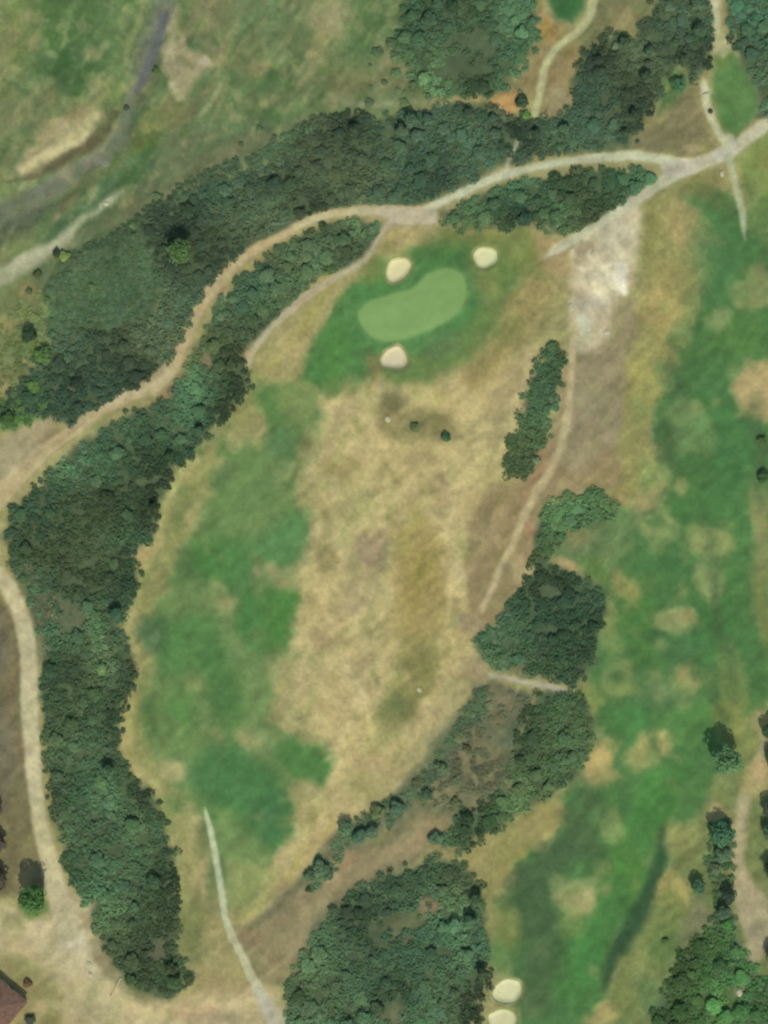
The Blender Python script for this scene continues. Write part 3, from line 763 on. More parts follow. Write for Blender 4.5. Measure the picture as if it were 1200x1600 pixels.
nat = np.isin(REG, [REGIONS.index(q) for q in ('ground', 'bare_soil', 'fairway', 'fairway_two', 'green_apron', 'bare_yard', 'meadow', 'bare_earth_bank', 'stream_bed')])
ST_D = 0.7 * streak(PX, PY, 44, 9, 64, 61) + 0.4 * streak(PX, PY, 18, 6, 50, 62)
ST_E = 0.75 * streak(PX, PY, 52, 11, 66, 63) + 0.35 * fbm(PX, PY, 18, 64)
fw = np.isin(REG, [REGIONS.index(q) for q in ('fairway', 'fairway_two', 'green_apron')])
nat = nat * np.where(fw, .4, 1.0)
mead = sstep((520 - PX * .45 - PY) / 160) * (REG == 0)
MD_D = 0.25 * ST_D + 0.9 * fbm(PX, PY, 30, 65, 5)
MD_E = 0.25 * ST_E + 0.9 * fbm(PX, PY, 34, 68, 5)
t = (sstep((ST_D - .12) / .42) * .20 * nat + sstep((MD_D - .08) / .3) * .42 * mead)[..., None]
RGB = RGB * (1 - t) + (RGB * .35 + .65 * np.array((170, 160, 112), np.float32)) * t
t = (sstep((ST_E - .10) / .42) * .22 * nat + sstep((MD_E - .08) / .3) * .36 * mead)[..., None]
RGB = RGB * (1 - t) + (RGB * np.array((.80, .92, .76), np.float32)) * t
tan = sstep((RGB[..., 0] - RGB[..., 1]) / 12.0)
RGB[..., 0] *= 1 - .015 * tan
grn = sstep((RGB[..., 1] - RGB[..., 0] - 18) / 22.0) * (REG != REGIONS.index('putting_green'))
RGB *= 1 - grn[..., None] * np.array((.01, .035, .05), np.float32)
RGB *= 1 - (mead * grn * .06)[..., None]
# overall mottling: grass density, wear, clippings; keeps the hue
MOT = 0.05 * vnoise(PX, PY, 13, 73) + 0.055 * MO_B + 0.05 * ST_B + 0.03 * ST_C + 0.03 * vnoise(PX, PY, 8, 71) + 0.035 * vnoise(PX, PY, 4.5, 72)
calm = np.ones((NY, NX), np.float32)
calm[REG == REGIONS.index('putting_green')] = 0.3
for i in range(len(BUNKERS)): calm[REG == REGIONS.index('bunker_%d' % i)] = 0.4
RGB *= (1 + MOT * calm)[..., None]
RGB[..., 0] *= 1 + 0.03 * MO_A * calm
RGB[..., 2] *= 1 - 0.03 * MO_C * calm

# ------------------------------------------------------------------ relief
H = 1.1 * vnoise(PX, PY, 260, 81) + 0.5 * vnoise(PX, PY, 120, 82) + 0.10 * vnoise(PX, PY, 34, 83)
def lift(kind, pts, amount, f, w=4):
    r = coverage(kind, pts, f, w)
    if r is None: return
    sl, al, sd = r
    H[sl] += amount * al
lift('line', spline([(262,-60,20),(247,20,19),(236,60,18),(224,105,18),(210,150,16),(190,200,16),(150,250,20),(100,285,26),(40,315,28),(-60,370,28)]), -1.3, 14)
lift('poly', [(-80,-80),(210,-80),(190,60),(165,165),(130,210),(70,248),(0,275),(-80,290)], 1.6, 12)
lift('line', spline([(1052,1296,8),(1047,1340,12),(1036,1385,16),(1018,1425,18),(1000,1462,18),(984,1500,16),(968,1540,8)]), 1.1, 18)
lift('poly', GREEN, 0.35, 22)
for b, lab in BUNKERS:
    c = np.mean(np.array(b), axis=0)
    lift('poly', smooth_closed([tuple(c + (np.array(p) - c) * 1.25) for p in b]), 0.28, 6, 1)
    lift('poly', smooth_closed(b), -1.3, 8, 2)
lift('ell', (788,160,26,20,20), 1.2, 12)
lift('ell', (612,632,26,20,-20), 0.7, 14)
lift('ell', (935,425,30,36,20), 0.8, 14)
lift('ell', (968,432,10,20,15), 0.7, 8)
lift('ell', (912,508,12,22,15), 0.6, 9)
lift('ell', (617,1105,34,26,35), -0.7, 22)
for rn in ('sandy_strip', 'dirt_track', 'dirt_track_west', 'gravel_path', 'wheel_track'):
    H[REG == REGIONS.index(rn)] -= 0.05
H += (0.03 * vnoise(PX, PY, 9, 84) + .05 * vnoise(PX, PY, 15, 85) * nat + .10 * ST_B * nat) * calm
edge = np.minimum(np.minimum(PX - GX[0], GX[-1] - PX), np.minimum(PY - GY[0], GY[-1] - PY))
H *= sstep(edge / 50.0)

def ground_z(px, py):
    u = (px - GX[0]) / STEP; v = (py - GY[0]) / STEP
    i = int(min(max(u, 0), NX - 2)); j = int(min(max(v, 0), NY - 2))
    fu, fv = min(max(u - i, 0), 1), min(max(v - j, 0), 1)
    return float((H[j, i] * (1 - fu) + H[j, i + 1] * fu) * (1 - fv) + (H[j + 1, i] * (1 - fu) + H[j + 1, i + 1] * fu) * fv)

def at(px, py, dz=0.0): return Vector((WX(px), WY(py), ground_z(px, py) + dz))

# ------------------------------------------------------------------ materials
def mat_ground(name, rough, fine, bump, fine_scale=1.4):
    m = bpy.data.materials.new(name); m.use_nodes = True
    nt = m.node_tree; N = nt.nodes; L = nt.links
    p = N['Principled BSDF']
    at_ = N.new('ShaderNodeVertexColor'); at_.layer_name = 'cover'
    tc = N.new('ShaderNodeTexCoord')
    n1 = N.new('ShaderNodeTexNoise'); n1.inputs['Scale'].default_value = fine_scale; n1.inputs['Detail'].default_value = 6; n1.inputs['Roughness'].default_value = .65
    L.new(tc.outputs['Object'], n1.inputs['Vector'])
    mr = N.new('ShaderNodeMapRange')
    mr.inputs[1].default_value = .25; mr.inputs[2].default_value = .75
    mr.inputs[3].default_value = 1 - fine; mr.inputs[4].default_value = 1 + fine
    L.new(n1.outputs[0], mr.inputs[0])
    mx = N.new('ShaderNodeVectorMath'); mx.operation = 'SCALE'
    L.new(at_.outputs[0], mx.inputs[0]); L.new(mr.outputs[0], mx.inputs['Scale'])
    L.new(mx.outputs[0], p.inputs['Base Color'])
    p.inputs['Roughness'].default_value = rough
    p.inputs['Specular IOR Level'].default_value = 0.15
    b = N.new('ShaderNodeBump'); b.inputs['Strength'].default_value = bump; b.inputs['Distance'].default_value = 0.12
    n2 = N.new('ShaderNodeTexNoise'); n2.inputs['Scale'].default_value = 3.0; n2.inputs['Detail'].default_value = 5
    L.new(tc.outputs['Object'], n2.inputs['Vector'])
    L.new(n2.outputs[0], b.inputs['Height']); L.new(b.outputs[0], p.inputs['Normal'])
    return m

MAT = {
 'grass': mat_ground('grass_cover', .95, .17, .6, .9),
 'turf': mat_ground('mown_turf', .9, .10, .35, .9),
 'green': mat_ground('putting_turf', .85, .02, .08),
 'soil': mat_ground('bare_soil', .95, .14, .6, 1.1),
 'sand': mat_ground('bunker_sand', .95, .03, .2),
 'gravel': mat_ground('gravel', .95, .14, .6, 1.6),
}

def simple_mat(name, color, var=.15, scale=2.0, rough=.9, bump=.3):
    m = bpy.data.materials.new(name); m.use_nodes = True
    nt = m.node_tree; N = nt.nodes; L = nt.links
    p = N['Principled BSDF']; tc = N.new('ShaderNodeTexCoord')
    n1 = N.new('ShaderNodeTexNoise'); n1.inputs['Scale'].default_value = scale; n1.inputs['Detail'].default_value = 5
    L.new(tc.outputs['Object'], n1.inputs['Vector'])
    r = N.new('ShaderNodeValToRGB')
    c = np.array(color, float)
    r.color_ramp.elements[0].position = .3; r.color_ramp.elements[1].position = .7
    r.color_ramp.elements[0].color = (*(c * (1 - var)), 1); r.color_ramp.elements[1].color = (*np.minimum(c * (1 + var), 1), 1)
    L.new(n1.outputs[0], r.inputs[0]); L.new(r.outputs[0], p.inputs['Base Color'])
    p.inputs['Roughness'].default_value = rough
    p.inputs['Specular IOR Level'].default_value = 0.25
    b = N.new('ShaderNodeBump'); b.inputs['Strength'].default_value = bump; b.inputs['Distance'].default_value = .05
    L.new(n1.outputs[0], b.inputs['Height']); L.new(b.outputs[0], p.inputs['Normal'])
    return m

# ------------------------------------------------------------------ cut the survey sheet into the pieces of the setting
LIN = np.ones((NY, NX, 4), np.float32)
LIN[..., :3] = np.clip(lin(np.clip(RGB, 0, 255)) / GAIN, 0, .9)
VX = ((PX - 600) / M_PX).ravel(); VY = ((800 - PY) / M_PX).ravel(); VZ = H.ravel()
jj, ii = np.meshgrid(np.arange(NY - 1), np.arange(NX - 1), indexing='ij')
q00 = (jj * NX + ii).ravel(); q10 = q00 + 1; q01 = q00 + NX; q11 = q01 + 1
FREG = REG[:-1, :-1].ravel()

def sheet(name, mask, mat, kind='structure'):
    sel = np.nonzero(mask)[0]
    if len(sel) == 0: return None
    quads = np.stack([q00[sel], q01[sel], q11[sel], q10[sel]], 1)
    ids, inv = np.unique(quads, return_inverse=True)
    inv = inv.reshape(-1).astype(np.int32)
    me = bpy.data.meshes.new(name)
    me.vertices.add(len(ids))
    me.vertices.foreach_set('co', np.stack([VX[ids], VY[ids], VZ[ids]], 1).astype(np.float32).ravel())
    me.loops.add(len(inv)); me.loops.foreach_set('vertex_index', inv)
    me.polygons.add(len(sel))
    me.polygons.foreach_set('loop_start', np.arange(0, len(inv), 4, dtype=np.int32))
    me.polygons.foreach_set('loop_total', np.full(len(sel), 4, np.int32))
    me.polygons.foreach_set('use_smooth', np.ones(len(sel), bool))
    me.update(calc_edges=True)
    ca = me.color_attributes.new('cover', 'FLOAT_COLOR', 'POINT')
    ca.data.foreach_set('color', LIN.reshape(-1, 4)[ids].astype(np.float32).ravel())
    me.materials.append(mat)
    o = bpy.data.objects.new(name, me); COL.objects.link(o)
    if kind: o['kind'] = kind
    return o

def components(mask2d):
    """split a face mask into connected patches"""
    lab = np.zeros(mask2d.shape, np.int32); cur = 0
    todo = mask2d.copy()
    Hh, Ww = todo.shape
    for j, i in zip(*np.nonzero(mask2d)):
        if lab[j, i]: continue
        cur += 1; st = [(j, i)]; lab[j, i] = cur
        while st:
            a, b = st.pop()
            for da, db in ((1,0),(-1,0),(0,1),(0,-1)):
                y, x = a + da, b + db
                if 0 <= y < Hh and 0 <= x < Ww and todo[y, x] and not lab[y, x]:
                    lab[y, x] = cur; st.append((y, x))
    return lab, cur

SURF = {'ground': ('ground', 'grass'), 'stream_bed': ('stream_bed', 'gravel'), 'brown_bank': ('stream_bank', 'soil'), 'bare_earth_bank': ('earth_bank', 'soil'),
        'gravel_wash': ('gravel_wash', 'gravel'), 'bare_soil': ('bare_soil', 'soil'), 'wheel_track': ('wheel_track', 'soil'), 'fairway': ('fairway', 'turf'),
        'green_apron': ('green_apron', 'turf'), 'fairway_two': ('fairway', 'turf'), 'shaded_rough_bank': ('grass_bank', 'grass'), 'green_lawn': ('tee_lawn', 'turf'),
        'orange_mound': ('earth_mound', 'soil'), 'green_lawn_two': ('tee_lawn', 'turf'), 'sandy_strip': ('sandy_strip', 'soil'), 'meadow': ('meadow', 'turf'), 'sandy_clearing': ('sandy_clearing', 'soil'),
        'woodland_floor': ('woodland_floor', 'grass'), 'bare_yard': ('bare_yard', 'soil'), 'dirt_layby': ('dirt_clearing', 'soil'), 'dirt_track': ('dirt_track', 'soil'),
        'gravel_path': ('gravel_path', 'gravel'), 'cart_path': ('cart_path', 'gravel'), 'dirt_track_west': ('dirt_track', 'soil'), 'putting_green': ('putting_green', 'green')}
FREG2 = FREG.reshape(NY - 1, NX - 1)
for r, rn in enumerate(REGIONS):
    if rn.startswith('bunker_'): continue
    nm, mt = SURF[rn]
    sheet(nm, FREG == r, MAT[mt])

# far ground out to the horizon
def far_ground():
    x0, x1 = WX(GX[0]), WX(GX[-1]); y1, y0 = WY(GY[0]), WY(GY[-1])
    R = 6000.0
    v = [(x0, y0, 0), (x1, y0, 0), (x1, y1, 0), (x0, y1, 0), (-R, -R, 0), (R, -R, 0), (R, R, 0), (-R, R, 0)]
    f = [(4, 5, 1, 0), (5, 6, 2, 1), (6, 7, 3, 2), (7, 4, 0, 3)]
    me = bpy.data.meshes.new('far_ground'); me.from_pydata(v, [], f); me.update()
    m = bpy.data.materials.new('far_scrubland'); m.use_nodes = True
    N = m.node_tree.nodes; L = m.node_tree.links; p = N['Principled BSDF']
    tc = N.new('ShaderNodeTexCoord'); n1 = N.new('ShaderNodeTexNoise'); n1.inputs['Scale'].default_value = .03; n1.inputs['Detail'].default_value = 9
    L.new(tc.outputs['Object'], n1.inputs['Vector'])
    r = N.new('ShaderNodeValToRGB'); e = r.color_ramp.elements
    e[0].position = .4; e[0].color = (*albedo((72,92,66)), 1); e[1].position = .62; e[1].color = (*albedo((165,152,105)), 1)
    k = e.new(.5); k.color = (*albedo((100,122,78)), 1)
    L.new(n1.outputs[0], r.inputs[0]); L.new(r.outputs[0], p.inputs['Base Color']); p.inputs['Roughness'].default_value = .95
    me.materials.append(m)
    o = bpy.data.objects.new('far_ground', me); COL.objects.link(o); o['kind'] = 'structure'
far_ground()

# ------------------------------------------------------------------ helpers for things
def tag(o, label, cat, group=None):
    o['label'] = label; o['category'] = cat
    if group: o['group'] = group
    return o

def empty(name, loc, label, cat, group=None):
    o = bpy.data.objects.new(name, None); o.empty_display_size = .3
    o.location = loc; COL.objects.link(o)
    return tag(o, label, cat, group)

def mesh_obj(name, me, parent=None):
    o = bpy.data.objects.new(name, me); COL.objects.link(o)
    if parent is not None: o.parent = parent
    return o

def make_mesh(name, v, f, mat, smooth=True, shade=None, normals=None):
    me = bpy.data.meshes.new(name)
    me.from_pydata([tuple(x) for x in v], [], [tuple(x) for x in f])
    if smooth: me.polygons.foreach_set('use_smooth', np.ones(len(f), bool))
    me.update()
    if shade is not None:
        ca = me.color_attributes.new('leaf', 'FLOAT_COLOR', 'POINT')
        c = np.ones((len(v), 4), np.float32); c[:, :3] = np.asarray(shade, np.float32)
        ca.data.foreach_set('color', c.ravel())
    if normals is not None:
        me.normals_split_custom_set_from_vertices([tuple(n) for n in normals])
    me.materials.append(mat)
    return me

# ---- bunkers: sand set down below a turf lip
for i, (b, lab) in enumerate(BUNKERS):
    c = np.mean(np.array(b), axis=0)
    root = empty('sand_bunker', at(c[0], c[1]), lab, 'bunker', 'sand bunkers of the course')
    s = sheet('sand', FREG == REGIONS.index('bunker_%d' % i), MAT['sand'], kind=None)
    s.parent = root; s.matrix_parent_inverse = Matrix.Translation(-root.location)
    rr = random.Random(50 + i); v = []; f = []; sh = []
    ring = smooth_closed(b, 8); n = len(ring)
    for k in range(n):
        p = np.array(ring[k])
        for t, (s_, dz) in enumerate(((0.985, -.16), (1.012, .04), (1.05, .05), (1.10, -.05))):
            q = c + (p - c) * (s_ + rr.uniform(-.012, .012))
            v.append(at(q[0], q[1], dz + rr.uniform(-.03, .03)) - root.location)
            sh.append((1, 1, 1))
    for k in range(n):
        for t in range(3):
            a, d = k * 4 + t, ((k + 1) % n) * 4 + t
            f.append((a, a + 1, d + 1, d))
    if 'lip_turf' not in bpy.data.materials:
        simple_mat('lip_turf', albedo((122,132,82)), .14, 3.0)
    mesh_obj('turf_lip', make_mesh('turf_lip', v, f, bpy.data.materials['lip_turf']), root)

# ------------------------------------------------------------------ foliage
def mat_leaf(name):
    m = bpy.data.materials.new(name); m.use_nodes = True
    nt = m.node_tree; N = nt.nodes; L = nt.links; p = N['Principled BSDF']
    oi = N.new('ShaderNodeObjectInfo'); vc = N.new('ShaderNodeVertexColor'); vc.layer_name = 'leaf'
    mx = N.new('ShaderNodeMix'); mx.data_type = 'RGBA'; mx.blend_type = 'MULTIPLY'; mx.inputs[0].default_value = 1
    L.new(oi.outputs['Color'], mx.inputs[6]); L.new(vc.outputs[0], mx.inputs[7])
    L.new(mx.outputs[2], p.inputs['Base Color'])
    p.inputs['Roughness'].default_value = .7; p.inputs['Specular IOR Level'].default_value = .15
    tr = N.new('ShaderNodeBsdfTranslucent'); ms = N.new('ShaderNodeMixShader'); ms.inputs[0].default_value = .48
    L.new(mx.outputs[2], tr.inputs['Color']); L.new(p.outputs[0], ms.inputs[1]); L.new(tr.outputs[0], ms.inputs[2])
    L.new(ms.outputs[0], N['Material Output'].inputs['Surface'])
    return m
LEAF = mat_leaf('leaves')
BARK = simple_mat('bark', (.09, .07, .05), .25, 6.0)

def crown_mesh(name, seed, n_lobe, n_leaf, leaf, flat=.8, core=True):
    """unit crown: lobes of leaf sprays round an irregular inner mass; radius about 1, base at z = 0"""
    r = np.random.RandomState(seed)
    lobes = []
    for k in range(n_lobe):
        a = k * 2.399 + r.rand() * .8; d = math.sqrt((k + .3) / n_lobe) * .68
        z = .55 * flat + .42 * flat * (1 - d * d * 1.6) * r.uniform(.7, 1.25)
        lobes.append((d * math.cos(a), d * math.sin(a), z, r.uniform(.26, .44)))
    V = []; F = []; S = []; Nn = []
    if core:
        nu, nv = 14, 8
        for j in range(nv + 1):
            th = math.pi * j / nv
            for i in range(nu):
                ph = 2 * math.pi * i / nu
                k = .80 + .12 * math.sin(3 * ph + seed) * math.sin(th) + r.uniform(-.06, .06)
                n = (math.sin(th) * math.cos(ph), math.sin(th) * math.sin(ph), math.cos(th))
                V.append((n[0] * k, n[1] * k, .52 * flat + n[2] * .46 * flat * k)); S.append((.9, .92, .92)); Nn.append(n)
        for j in range(nv):
            for i in range(nu):
                a = j * nu + i; b = j * nu + (i + 1) % nu
                F.append((a, a + nu, b + nu, b))
    per = n_leaf // n_lobe
    for (lx, ly, lz, lr) in lobes:
        tint = r.uniform(.88, 1.12)
        for q in range(per):
            n = r.normal(size=3); n /= np.linalg.norm(n)
            if n[2] < -.35: n[2] = -n[2]
            rad = lr * r.uniform(.78, 1.1)
            c = np.array((lx, ly, lz)) + n * rad * np.array((1, 1, .8))
            m = n + np.array((0, 0, .35)) + r.normal(size=3) * .28; m /= np.linalg.norm(m)
            t = np.cross(m, r.normal(size=3)); t /= np.linalg.norm(t) + 1e-6
            u = np.cross(m, t)
            s = leaf * r.uniform(.65, 1.35)
            k0 = len(V)
            V += [tuple(c + t * s), tuple(c + u * s * .7), tuple(c - t * s), tuple(c - u * s * .7)]
            F.append((k0, k0 + 1, k0 + 2, k0 + 3))
            sh = tint * r.uniform(.9, 1.1)
            S += [(sh * r.uniform(.95, 1.05), sh, sh * r.uniform(.93, 1.07))] * 4
            sn = n * .62 + m * .28 + np.array((lx * .2, ly * .2, .75)); sn /= np.linalg.norm(sn)
            Nn += [tuple(sn)] * 4
    return make_mesh(name, V, F, LEAF, True, S, Nn)

def trunk_mesh(name, seed, hgt=1.0, r0=.05, limbs=4):
    """unit trunk, tapered and slightly bent, with limbs reaching into the crown"""
    r = random.Random(seed); V = []; F = []
    def tube(pts, rad, n=6):
        base = len(V)
        for p, q in zip(pts, rad):
            for k in range(n):
                a = 2 * math.pi * k / n
                V.append((p[0] + q * math.cos(a), p[1] + q * math.sin(a), p[2]))
        for j in range(len(pts) - 1):
            for k in range(n):
                a = base + j * n + k; b = base + j * n + (k + 1) % n
                F.append((a, b, b + n, a + n))
    dx, dy = r.uniform(-.06, .06), r.uniform(-.06, .06)
    tube([(0, 0, -.08), (dx * .3, dy * .3, hgt * .3), (dx, dy, hgt * .65), (dx * 1.3, dy * 1.3, hgt)], [r0 * 1.4, r0, r0 * .75, r0 * .35])
    for k in range(limbs):
        a = k * 2 * math.pi / limbs + r.uniform(-.4, .4); z0 = hgt * r.uniform(.4, .6)
        tube([(dx * .7, dy * .7, z0), (.25 * math.cos(a), .25 * math.sin(a), z0 + .22), (.5 * math.cos(a), .5 * math.sin(a), z0 + .38)], [r0 * .5, r0 * .35, r0 * .15], 5)
    return make_mesh(name, V, F, BARK)

TREE_CROWNS = [crown_mesh('crown_mesh', 100 + k, 10 + k % 4, 560, .105, .85) for k in range(8)]
SHRUB_CROWNS = [crown_mesh('foliage_mesh', 200 + k, 6 + k % 3, 260, .15, .75) for k in range(6)]
TRUNKS = [trunk_mesh('trunk_mesh', 300 + k) for k in range(4)]
STEMS = [trunk_mesh('stem_mesh', 320 + k, .6, .035, 5) for k in range(3)]

FOL_K = 2.5
def leaf_color(c):
    a = np.clip(lin(c) / GAIN * FOL_K, 0, .6)
    return (float(a[0]) * 1.0, float(a[1]), float(a[2]) * .99, 1.0)

def jitter(c, r, s=.08):
    k = 1 + r.uniform(-s, s)
    return (c[0] * k * (1 + r.uniform(-.05, .05)), c[1] * k, c[2] * k * (1 + r.uniform(-.05, .05)))

def tree(px, py, rad_px, color, label, group=None, hgt=1.35, name='tree', cat='tree', kind='tree'):
    """px, py: where the trunk stands; rad_px: crown radius; hgt: height over crown radius"""
    R = rad_px / M_PX
    r = rnd
    root = empty(name, at(px, py, -.03), label, cat, group)
    root.rotation_euler = (0, 0, r.uniform(0, 6.28))
    Ht = R * hgt
    ch = Ht * .78
    if kind == 'tree':
        t = mesh_obj('trunk', r.choice(TRUNKS), root); t.scale = (R * .9, R * .9, Ht * .72)
        c = mesh_obj('crown', r.choice(TREE_CROWNS), root); ch = min(ch, R * 1.35); c.location = (0, 0, Ht - ch); c.scale = (R * .95, R * .95 * r.uniform(.88, 1.05), ch)
    else:
        t = mesh_obj('stem', r.choice(STEMS), root); t.scale = (R * .9, R * .9, Ht * .8)
        c = mesh_obj('foliage', r.choice(SHRUB_CROWNS), root); c.location = (0, 0, Ht * .02); c.scale = (R * .95, R * .95 * r.uniform(.85, 1.05), Ht * .95)
    c.color = leaf_color(color)
    return root

def shrub(px, py, rad_px, color, label, group=None, hgt=.95, cat='shrub', name='shrub'):
    return tree(px, py, rad_px, color, label, group, hgt, name, cat, 'shrub')

# ---- single trees and shrubs one can point at
DK = (70, 96, 72); PALE = (98, 122, 88); BR = (92, 128, 60)
tree(56, 1398, 27, (68,98,56), 'round bright green tree standing alone in the sandy track fork', hgt=2.1)
tree(1130, 1184, 28, (84,114,78), 'large solitary grey green tree on the right fairway edge', hgt=1.9)
tree(283, 396, 24, (78,102,62), 'yellow green tree with a deep shadow in the upper left wood clearing', hgt=2.1)
shrub(268, 1512, 14, (70,82,56), 'round dark olive shrub near the bottom end of the west wood', hgt=1.2)
shrub(296, 1530, 10, (78,90,60), 'small dark shrub right of the round olive one by the bottom track')
shrub(697, 683, 9, (62,92,62), 'small lone dark green shrub in the dry field below the green', hgt=1.1)
shrub(648, 668, 9, (92,104,68), 'low olive shrub among the rocks on the dry hump')
shrub(46, 524, 15, (54,72,52), 'dark shrub at the left edge between gravel wash and wood', hgt=1.2)
shrub(66, 556, 17, (82,108,62), 'bright green shrub below the dark one at the left edge')
shrub(52, 604, 12, (90,114,62), 'lime green shrub at the left edge above the dirt clearing')
shrub(12, 655, 14, (66,88,52), 'dark green shrub at the left edge right above the dirt clearing')
shrub(88, 395, 9, (58,70,52), 'small dark shrub at the end of the pale gravel wash')
shrub(100, 400, 11, (112,132,74), 'small yellow green shrub beside the pale gravel wash')
shrub(58, 428, 8, (74,84,58), 'small dull shrub on the lower side of the pale gravel wash')
shrub(815, 160, 13, (62,80,60), 'dark shrub between the orange earth mound and the cart path', hgt=1.4)
shrub(822, 180, 9, (88,124,64), 'small bright shrub at the foot of the upper cart path')
shrub(196, 167, 6, (70,84,70), 'tiny dark shrub on the stream bank by the grey gravel')
shrub(244, 112, 8, (84,102,60), 'small olive shrub right of the grey stream bed')
tree(562, 1306, 15, (78,104,82), 'grey green shrub tree in the clump on the plateau edge, lower left one', hgt=1.0)
tree(540, 1292, 14, (84,110,82), 'leftmost tree of the small clump on the plateau edge')
tree(582, 1300, 12, (90,112,90), 'pale grey tree in the small clump on the plateau edge')
shrub(590, 1268, 14, (92,106,72), 'olive shrub just above the small clump on the plateau edge')
shrub(620, 1263, 15, (78,100,80), 'round bluish shrub with a pale top on the plateau edge')
shrub(500, 1356, 16, (84,104,80), 'grey green shrub on the lower plateau edge, above the dirt slope')
shrub(484, 1368, 12, (80,100,74), 'shrub left of the grey green one on the lower plateau edge')
shrub(514, 1366, 11, (76,98,74), 'small shrub right of the grey green one on the lower plateau edge')
shrub(482, 1390, 6, (66,80,58), 'tiny dark shrub at the foot of the lower plateau edge')
shrub(667, 1240, 11, (72,92,70), 'dark round shrub in the middle of the scrubby slope')
shrub(680, 1310, 14, (80,104,78), 'green shrub at the tip of the lower wood')
shrub(730, 1170, 9, (88,92,66), 'dull brown shrub on the upper scrubby slope')
shrub(690, 1200, 13, (88,108,80), 'grey green shrub on the plateau side of the scrubby slope')
shrub(712, 1255, 10, (96,104,72), 'olive shrub between the scrubby slope and the lower wood')
tree(1126, 1300, 23, (70,104,78), 'dark tree by the sandy strip, uppermost in the lower right row', hgt=1.5)
tree(1128, 1334, 17, (84,108,86), 'grey topped tree right below the uppermost in the lower right row', hgt=1.3)
shrub(1118, 1358, 12, (92,106,80), 'small pale shrub in the lower right row')
tree(1090, 1384, 15, (68,98,74), 'dark green tree standing left of the lower right row', hgt=1.4)
tree(1138, 1398, 14, (58,76,62), 'very dark small tree beside the sandy strip', hgt=1.6)
tree(1130, 1424, 14, (76,94,76), 'grey green tree below the very dark small one', hgt=1.4)
shrub(1136, 1444, 11, (74,116,60), 'vivid green shrub under the lower right row')
tree(1204, 1142, 20, (66,92,66), 'dark tree at the right edge beside the yellow grass', hgt=1.5)
tree(1206, 1185, 16, (70,100,76), 'green tree at the right edge, second from the top', hgt=1.4)
tree(1206, 1262, 20, (78,84,70), 'brownish tree at the right edge by the sandy strip', hgt=1.4)
tree(1204, 1300, 18, (72,98,74), 'green tree at the right edge beside the middle of the sandy strip', hgt=1.4)
tree(1208, 1358, 20, (56,78,62), 'dark tree at the right edge where the sandy strip widens', hgt=1.5)
tree(1208, 1488, 16, (78,84,66), 'olive brown tree at the right edge below the sandy strip', hgt=1.4)
shrub(1040, 1472, 7, (86,106,62), 'tiny shrub in the grass left of the lower right wood')
shrub(1192, 745, 12, (66,92,58), 'dark shrub at the right edge beyond the right fairway', hgt=1.2)
shrub(1190, 690, 10, (78,98,60), 'olive shrub at the right edge above the dark one')
shrub(1060, 133, 15, (66,100,68), 'dark green shrub on the slope above the path junction')
shrub(1016, 178, 7, (60,76,58), 'tiny dark shrub at the wood edge above the path junction')
shrub(962, 72, 8, (110,124,100), 'pale shrub at the top of the wood beside the tan slope')
shrub(1110, 174, 5, (74,80,64), 'tiny dark shrub on the short pale path')
shrub(838, 720, 8, (112,128,94), 'pale shrub beside the lower end of the long hedge')
for x, y, r_, c, lab in ((-12,1262,22,(82,74,68),'dull brown tree at the left edge, upper of three'),(-10,1318,26,(76,70,64),'dull brown tree at the left edge, middle of three'),
                         (-6,1372,24,(80,74,64),'dull brown tree at the left edge, lowest of three')):
    tree(x, y, r_, c, lab, 'brown trees along the left edge', hgt=1.2)

# ---- the woods: the larger crowns one by one
taken = []
def free(x, y, r, k=.72):
    for (a, b, c) in taken:
        if (a - x) ** 2 + (b - y) ** 2 < ((c + r) * k) ** 2: return False
    return True

def inside(pts, x, y):
    ins = False; n = len(pts)
    for k in range(n):
        ax, ay = pts[k]; bx, by = pts[(k + 1) % n]
        if (ay > y) != (by > y) and x < ax + (y - ay) / (by - ay) * (bx - ax): ins = not ins
    return ins

def dist_edge(pts, x, y):
    d = 1e9; n = len(pts)
    for k in range(n):
        ax, ay = pts[k]; bx, by = pts[(k + 1) % n]
        ex, ey = bx - ax, by - ay
        t = min(1, max(0, ((x - ax) * ex + (y - ay) * ey) / (ex * ex + ey * ey + 1e-9)))
        d = min(d, math.hypot(x - ax - t * ex, y - ay - t * ey))
    return d

WOOD_TXT = {
 'upper': 'in the big wood north of the upper tracks', 'west': 'in the long wood between west track and fairway', 'trackside': 'in the grove between dirt track and cart path',
 'middle': 'in the grove below the pale path, above the green', 'north': 'in the wood left of the upper cart path', 'northeast': 'in the wood at the upper right corner',
 'hedge': 'in the narrow lens shaped hedge beside the wheel track', 'east': 'in the square wood left of the right fairway', 'eastsmall': 'in the little grove on the bare soil edge',
 'lower': 'in the wood below the thin pale path', 'south': 'in the wood at the bottom centre', 'southeast': 'in the wood at the lower right corner'}
N_TREE = {'upper': 92, 'west': 62, 'trackside': 18, 'middle': 18, 'north': 20, 'northeast': 12, 'hedge': 7, 'east': 12, 'eastsmall': 7, 'lower': 14, 'south': 32, 'southeast': 22}
RANGE = {'hedge': (6, 9), 'eastsmall': (8, 12), 'east': (8, 13), 'southeast': (9, 17), 'south': (8, 16)}
BASE = {'upper': (67,87,69), 'west': (75,99,73), 'trackside': (76,100,76), 'middle': (72,98,72), 'north': (76,102,76), 'northeast': (68,94,74), 'hedge': (76,102,74),
        'east': (73,98,72), 'eastsmall': (78,106,74), 'lower': (68,94,68), 'south': (74,98,74), 'southeast': (72,102,64)}
